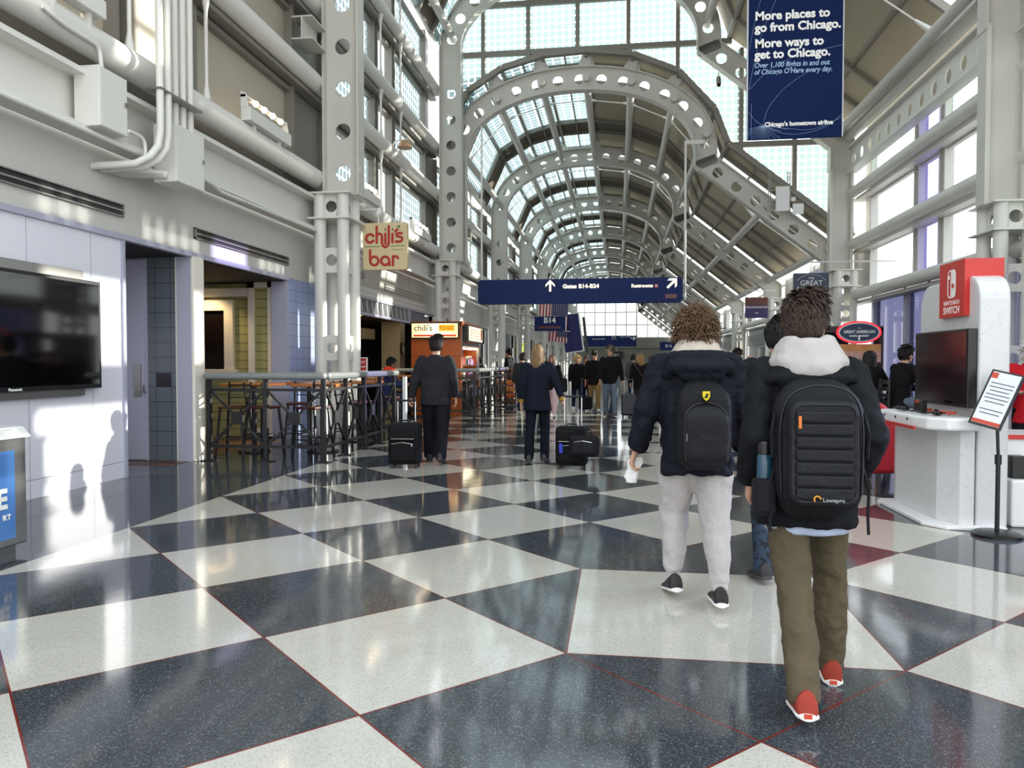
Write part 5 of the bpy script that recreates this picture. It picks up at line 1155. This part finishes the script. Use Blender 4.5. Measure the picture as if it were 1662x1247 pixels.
def soft_box(w_, d, h, n=26, e=3.2, top=.75, bot=.92):   # backpack-like rounded body, front is -y
    rg = []
    for i in range(13):
        t_ = i/12; z = h*t_; k = min(1, math.sin(min(1, t_*6+.12)*math.pi/2)); k2 = min(1, math.sin(min(1,(1-t_)*3.2+.1)*math.pi/2))
        wd = w_/2*k2**.6*(bot+(1-bot)*min(1,t_*3))*(.6+.4*k); dp = d*k2**.8*(.5+.5*k)
        rg.append([V((wd*math.copysign(abs(a)**(2/e),a), -dp/2+dp/2*math.copysign(abs(b)**(2/e),b)-0, z)) for a, b in circ(n)])
    return MB().rings(rg)
def backpack(label, r, J, H, z0, w_, d, h, m, y0, quilt):
    tor = J['tor']; o = tor(0, y0, z0); wp = place(r, o); b = thing('backpack', label, 'backpack', wp, r.rotation_euler.z); b.rotation_euler = (R(-3), 0, r.rotation_euler.z)
    soft_box(w_, d, h).build('pack_body', m, b, smooth=50)
    for x in (-.06,.06):
        s = shoulder_strap(r, J, H, x, m, y0+.02, w_=.034); inv = (M.Translation(wp) @ M.Rotation(r.rotation_euler.z, 4, 'Z') @ M.Rotation(R(-3), 4, 'X')).inverted() @ M.Translation(r.location) @ M.Rotation(r.rotation_euler.z, 4, 'Z')
        s.v = [tuple(inv @ V(q)) for q in s.v]; s.build('shoulder_strap', m, b, smooth=50)
    MB().tube([(-.06,-.02,h-.01),(-.045,-.03,h+.035),(.045,-.03,h+.035),(.06,-.02,h-.01)], .012, 8).build('grab_handle', m, b, smooth=50)
    return b
bp = backpack('large black camera backpack with quilted front on the person in olive trousers', guy, JG, 1.72, .475, .345, .2, .58, bagm, -.078, True)
pz = lambda w_, y, z0, z1, rr=.04: [(x, y, z) for x, z in rrect_xz(w_, z0, z1, rr)]
def rrect_xz(w_, z0, z1, rr):
    P = []
    for cx, cz, a0 in ((w_/2-rr,z1-rr,0),(-w_/2+rr,z1-rr,90),(-w_/2+rr,z0+rr,180),(w_/2-rr,z0+rr,270)): P += [(cx+rr*math.cos(R(a0+q)), cz+rr*math.sin(R(a0+q))) for q in (0,22,45,68,90)]
    return P
MB().prism(pz(.26,-.235,.06,.47,.05), (0,.07,0)).build('front_panel', bagm2, bp, bev=.015)
for i in range(7): MB().box((-.108,-.246,.083+.05*i), (.108,-.225,.1305+.05*i)).build('quilted_rib', bagm2, bp, bev=.01)
MB().tube(spath([(-.15,-.17,.1),(-.155,-.18,.36),(-.125,-.185,.48),(-.05,-.19,.525),(.05,-.19,.525),(.125,-.185,.48),(.155,-.18,.36),(.15,-.17,.1)]), .004, 6).tube([(x,y-.003,z) for x, y, z in pz(.235,-.236,.075,.455,.04)], .003, 6).build('zip', black, bp)
MB().box((-.1,-.256,.36), (-.088,-.246,.41)).build('zip_pull', mat('orange pull', 'C86A20', .5), bp, bev=.003)
text('Lowepro', .022, (.03,-.25,.085), FC, mat('grey print', '9A9A9A', .5), bp); mb = MB(); mb.tube([(-.03+.012*math.cos(a), -.25, .088+.012*math.sin(a)) for a in [R(q) for q in range(0,250,25)]], .0035, 6).build('emblem', mat('orange emblem', 'C8842A', .5), bp)
MB().box((-.245,-.13,.0), (-.16,-.0,.15)).build('side_pocket', bagm, bp, bev=.02)
for s in (-1,1): MB().tube([(s*.17,-.14,.42),(s*.185,-.15,.34),(s*.18,-.145,.24)], .008, 6).tube([(s*.17,-.12,.2),(s*.19,-.13,.12),(s*.185,-.13,.02),(s*.188,-.13,-.06)], .006, 6).build('side_strap', bagm, bp)
wb_ = thing('water_bottle', 'blue water bottle in the side pocket of the large backpack', 'bottle', place(guy, JG['tor'](0,-.11,.50))); wb_.location.x -= .2
MB().lathe([(.001,0),(.03,0),(.032,.02),(.032,.17),(.03,.2),(.02,.215)], n=16).build('bottle_body', mat('blue bottle', '1E4254', .15, spec=.6), wb_, smooth=40); MB().lathe([(.024,.205),(.03,.21),(.03,.25),(.02,.26),(.001,.26)], n=16).build('bottle_cap', black, wb_, smooth=40)
# curly-haired teenager
cur, JC = person('person in navy padded jacket and pale grey sweatpants walking away', (.47,4.72,0), R(4), 1.73,
    dict(legL=(16,22,3,12), legR=(-9,6,2,4), toeL=4, toeR=3, armL=(-4,19,14,14), armR=(-2,14,12,4), lean=3, hyaw=-4, hpitch=2, shw=.118),
    navyc, sweat, bshoe, ('curly','624C36'), True, jk=dict(hem=.435, rx=.122, ry=.098, waist=.126, chest=.132, cd=.092, sl=(.05,.046,.034), fold=.05, fl=1.0), tr=dict(w=1.12, r=(.062,.047,.03), fold=.026, cuff=1), seed=5, hoodc=cream_f, sole='E8E6E0',
    hands=dict(L=dict(curl=52, t=(0.3,1,.1), n=(1,0,0)), R=dict(curl=40)))
hd = MB(); tor = JC['tor']; H_ = 1.73
for z, y, rx, ry, th in ((.838,-.028,.088,.078,.025),(.805,-.062,.1,.058,.026)):
    pts = [tor(rx*a, y+ry*b_, z - (.02 if b_ > 0 else 0)) for a, b_ in circ(20)]; hd.tube(pts+[pts[0]], th*H_, 10)
hd.ball(tor(0,-.105,.785), (.085*H_,.028*H_,.042*H_), 14)
organic('jacket_hood', hd, .011, navyc, cur, 4, .014, .08)
bq = backpack('small black backpack with yellow shield badge on the navy padded jacket', cur, JC, 1.73, .46, .31, .17, .53, bagm, -.088, False)
soft_box(.25, .09, .36).build('front_pocket', bagm2, bq, smooth=50).location = (0,-.125,.03)
MB().tube(spath([(-.115,-.19,.06),(-.12,-.19,.28),(-.085,-.18,.36),(0,-.175,.385),(.085,-.18,.36),(.12,-.19,.28),(.115,-.19,.06)]), .004, 6).build('zip', black, bq)
MB().prism([(x*.9,-.19,.425+z*.9) for x, z in [(-.022,.028),(.022,.028),(.022,-.004),(.012,-.022),(0,-.032),(-.012,-.022),(-.022,-.004)]][::-1], (0,.02,0)).build('shield_badge', mat('yellow badge', 'E0C81E', .4), bq)
MB().ball((.001,-.193,.425), (.007,.004,.014), 8).ball((.006,-.193,.434), (.008,.004,.004), 8).ball((-.005,-.193,.418), (.006,.004,.006), 8).build('badge_figure', black, bq)
MB().box((-.117,-.21,.17), (-.107,-.2,.21)).build('zip_pull', chrome, bq)
sh, eb, wr, fd = JC['armL']; hp_ = place(cur, wr + fd*.10 + V((.035,.02,0)))
pc = thing('paper_wrapper', 'crumpled white paper held by the person in pale grey sweatpants', 'paper', hp_); rg_ = random.Random(4); mb = MB(); rgs = []
for z, r_ in ((.05,.035),(.02,.045),(-.03,.05),(-.08,.05),(-.11,.03)): rgs.append([V((r_*a*rg_.uniform(.6,1.2)-.2*(.05-z), r_*.5*b_*rg_.uniform(.6,1.2), z)) for a, b_ in circ(12)])
mb.rings(rgs).build('paper', mat('white paper', 'E6E6E4', .7), pc)
# friend almost hidden between them
boy, JB = person('person in dark top and patterned jeans half hidden behind the large backpack', (1.08,5.35,0), R(2), 1.72, dict(legL=(-8,6,5,8), legR=(12,8,1,-5), armL=(2,20,14,10), armR=(0,8,10,4), lean=2), blackc, matx('patterned denim', lambda t, co, vec: (noise(t, vec, 28, 3) > .56).mix('2A3A50', '10141C'), .8), mat('charcoal shoe', '2A2A2E', .6), ('short','141010'), True, vox=.009, seed=8, sole='3A3A3C', jk=dict(rx=.105, chest=.108, waist=.1))
# man with rolling case
man, JM = person('person in dark jacket and trousers walking away with a rolling black suitcase', (-2.6,10.75,0), R(3), 1.80, dict(legL=(12,8,2,-6), legR=(-10,14,2,16), armL=(-6,20,10,14), armR=(-14,16,30,2), lean=2, hyaw=2), cloth('charcoal jacket', '26262A', .8), cloth('dark trousers', '15161C', .8), bshoe, ('short','1E1714'), True, vox=.009, jk=dict(hem=.455, rx=.122, ry=.1, waist=.122, chest=.134, cd=.095, fold=.03, sl=(.046,.040,.031)), tr=dict(w=1.15, r=(.058,.046,.04)), seed=11, sole='2A2A2A', hands=dict(L=dict(curl=60)))
suitcase('large black suitcase with front pockets beside the near railing run', (-2.9,10.2,0), R(2), .44, .62, .26, '141417', hh=.92)
# pilot
def cuffs(r, J, H, T):
    for n in 'LR':
        sh, eb, wr, fd = J['arm'+n]
        for q in (.018,.036,.054): MB().tube([wr - fd*(q*H*.6+.012), wr - fd*(q*H*.6+.001)], .0335*H, 14).build('gold_stripe', mat('gold braid', 'C79A3A', .4, metal=.5), r)
pil, JP = person('person in navy uniform with gold cuff stripes walking away', (-1.14,10.9,0), R(-2), 1.68, dict(legL=(-6,6,2,6), legR=(8,22,2,10), armL=(-4,9,14,4), armR=(-10,22,8,20), lean=1, hyaw=6), cloth('navy wool', '161A26', .85), cloth('navy trousers', '12141E', .85), bshoe, ('long','7C6242'), True, vox=.009, jk=dict(hem=.44, rx=.118, ry=.088, waist=.098, chest=.112, cd=.08, fl=1.02, fold=.02, sl=(.042,.036,.029)), tr=dict(w=1.0, r=(.05,.042,.04)), seed=13, extra=cuffs, sole='202022', hlen=.26, hands=dict(R=dict(curl=60)))
suitcase('black suitcase with a blue tag and a bag strapped on, pulled by the uniformed person', (-.62,10.4,0), R(-8), .42, .58, .26, '121215', hh=.98, tagc='2A3AB8')
tb_ = thing('tote_bag', 'black soft bag strapped to the front of the blue-tagged suitcase', 'bag', (-.44,10.13,.2), R(-8)); MB().box((-.2,-.09,0), (.2,.08,.28)).build('bag_body', bagm, tb_, bev=.05); MB().box((-.15,-.12,.04), (.15,-.06,.2)).build('bag_pocket', bagm2, tb_, bev=.03); MB().tube([(-.12,-.11,.2),(0,-.125,.22),(.12,-.11,.2)], .006, 6).build('zip', chrome, tb_); MB().tube([(-.1,0,.27),(-.08,0,.36),(.08,0,.36),(.1,0,.27)], .012, 8).build('bag_handle', bagm, tb_)
# people coming the other way
F = math.pi
def far(label, x, y, rz, H, top, bot, hairc, p=None, shoes=None, **k):
    q = dict(legL=(10,6,2,-5), legR=(-10,12,2,12), armL=(-10,9,16,5), armR=(10,9,18,5), lean=1); q.update(p or {})
    return person(label, (x,y,0), rz, H, q, top, bot, shoes or bshoe, hairc, vox=k.pop('vox', .013), **k)
ck = lambda n, c: cloth(n, c, .85)
blk = ck('black top', '141315')
tall, JT = far('person in black fleece, pale blue jeans and grey cap walking this way', -.2, 20.4, F+.05, 1.86, blk, jean, ('short','4A3626'), dict(hyaw=38, armL=(-6,14,12,10)), hat=('cap','A09888'), shoes=mat('brown shoe','4A4238',.6), jk=dict(hem=.47))
suitcase('slim dark navy hard suitcase beside the person in pale blue jeans', (.28,20.35,0), F, .38, .62, .24, '161A26', hh=1.0, hard=True, pockets=False)
lady, JL = far('person in black top with crossbody strap and charcoal trousers walking this way', .6, 21.2, F-.1, 1.66, blk, ck('charcoal trousers','2E2A2C'), ('long','9A7648'), dict(hyaw=50, armL=(10,16,40,0)), shoes=mat('white shoe','E4E0DA',.5), hlen=.22)
cb_ = thing('crossbody_bag', 'small brown crossbody bag worn over the black top', 'bag', place(lady, (-.17,.1,.92)), F); MB().box((-.1,-.03,-.09), (.1,.03,.07)).build('bag_body', mat('brown leather','5A3E30',.5), cb_, bev=.02); MB().tube([(.05,.0,.07),(.2,.06,.3),(.33,.0,.5)], .009, 6).build('bag_strap', mat('brown leather','5A3E30',.5), cb_)
far('person in black cap, black jacket and khaki trousers walking this way', -.68, 22.6, F, 1.76, blk, ck('khaki','8A6E48'), ('short','2A1E18'), hat=('cap','16161A'), shoes=mat('white shoe','E4E0DA',.5))
far('person in long black coat and dark jeans walking this way, left of the khaki trousers', -1.22, 23.2, F+.1, 1.64, blk, djean, ('curly','C8AE7A'), shoes=mat('white shoe','E4E0DA',.5), jk=dict(hem=.40))
far('person in maroon coat walking behind the black wheeled case', -.98, 24.2, F, 1.62, ck('maroon','5A1A38'), djean, ('short','5A4030'), jk=dict(hem=.42))
suitcase('small black wheeled case in front of the person in maroon', (-.95,22.75,0), F, .4, .44, .26, '121214', hh=.95)
far('person in black hoodie and pale pink sweatpants', -1.72, 20.2, F-.35, 1.62, blk, ck('pale pink','D8B8BC'), ('long','6A3A28'), dict(hyaw=-20, armR=(10,14,60,-10), armL=(8,14,60,-10)), shoes=mat('white shoe','E4E0DA',.5), tr=dict(w=1.1), hlen=.2)
hb = thing('shoulder_bag', 'black shoulder bag on the person in pale pink sweatpants', 'bag', (-1.48,20.15,.78), F); MB().box((-.16,-.1,-.12), (.16,.1,.26)).build('bag_body', bagm, hb, bev=.06); MB().tube([(.1,0,.25),(.14,0,.5),(.0,0,.58)], .012, 6).build('bag_strap', bagm, hb)
far('person in black knit hat behind the person in pale pink sweatpants', -2.2, 22.5, F, 1.74, blk, djean, ('short','201815'), hat=('beanie','121214'))
far('person in green cap just left of the uniformed person', -2.75, 22.0, 0, 1.68, ck('grey coat','2E3036'), djean, ('short','2A201A'), hat=('cap','24503C'))
far('person in dark coat far behind the crossbody bag, carrying a teal bag', 1.12, 26.5, 0, 1.66, blk, djean, ('long','5A3A28'), hlen=.16)
tl = thing('tote_bag', 'small teal bag carried by the person in a dark coat', 'bag', (.9,26.3,.95)); MB().box((-.13,-.07,-.16), (.13,.07,.14)).build('bag_body', mat('teal bag','4E8E98',.5), tl, bev=.03); MB().tube([(-.06,0,.13),(-.04,0,.3),(.04,0,.3),(.06,0,.13)], .008, 6).build('bag_handle', mat('teal bag','4E8E98',.5), tl)
far('person in dark jacket far down the hall, left of the grey cap', -1.0, 33, F, 1.76, blk, djean, ('short','3A2A20'), vox=.02)
far('person in brown jacket far down the hall, behind the black cap', -.35, 31, F, 1.7, ck('brown jacket','3A2A22'), djean, ('short','6A4030'), vox=.02)
far('person in grey jacket far down the hall, right of the grey cap', .55, 29, 0, 1.7, ck('grey jacket','4A4C50'), djean, ('short','2A2420'), vox=.02)
far('person in pale shirt far down the hall, right of the crossbody bag', 1.8, 36, F, 1.74, ck('pale shirt','A8A8AA'), djean, ('short','201814'), vox=.02)
far('person in charcoal coat standing in profile beyond the snack rack', -3.85, 27.0, R(75), 1.9, ck('charcoal coat','1E1F24'), djean, ('short','16100E'), dict(legL=(2,4,2,0), legR=(-2,4,2,0), hpitch=-6))
far('person in dark grey leaning on the railing by the menu board', -4.45, 26.0, R(110), 1.66, ck('slate jacket','2A3034'), djean, ('short','1A1412'), dict(legL=(0,4,2,0), legR=(0,4,2,0), lean=30, armL=(30,8,50,0), armR=(30,8,50,0)))
far('person in navy top with orange collar sitting at the bar table', -5.05, 16.35, R(-80), 1.72, ck('orange navy','20284A'), djean, ('short','120E0C'), dict(seat=.62, legL=(75,80,6,0), legR=(75,80,6,0), armL=(30,8,60,0), armR=(30,8,60,0), lean=8), skin=skin2, hoodc=ck('orange scarf','C8402A'))
# right-hand side
far('person in black cap gesturing ahead at the right-hand tables', 2.6, 17.5, R(-70), 1.72, blk, djean, ('short','2A1E18'), dict(armR=(20,10,60,0)), hat=('cap','141214'))
far('person in black top bending over the right-hand tables', 3.0, 19, R(-60), 1.64, blk, djean, ('bald','6A5040'), dict(lean=18))
far('person in red plaid jacket at the right-hand tables', 3.75, 19.2, R(-30), 1.72, ck('red plaid','8A2A24'), djean, ('curly','8E765A'))
far('person in dark jacket facing the red plaid jacket', 4.2, 20, R(120), 1.74, blk, djean, ('short','4A2E22'))
sit = dict(seat=.76, legL=(70,85,8,0), legR=(78,70,4,0), armL=(25,10,60,4), armR=(35,8,75,4), lean=12)
far('person in black jacket and blue jeans sitting by the violet glass', 4.2, 12.3, R(-75), 1.76, blk, jean, ('short','141010'), dict(sit, hyaw=-4), vox=.01)
far('person in black top sitting just beyond the red armchair', 3.93, 12.95, R(-50), 1.66, blk, djean, ('long','120D0C'), sit, vox=.012, hlen=.3)
far('person in a red padded vest at the right edge', 4.75, 9.6, F-.2, 1.68, ck('red vest','B81E28'), ck('black trousers','18181C'), ('curly','D8D6D4'), dict(legL=(2,4,3,0), legR=(-2,4,3,0), armL=(20,10,70,-10), armR=(20,10,70,-10), hyaw=-15), vox=.009)
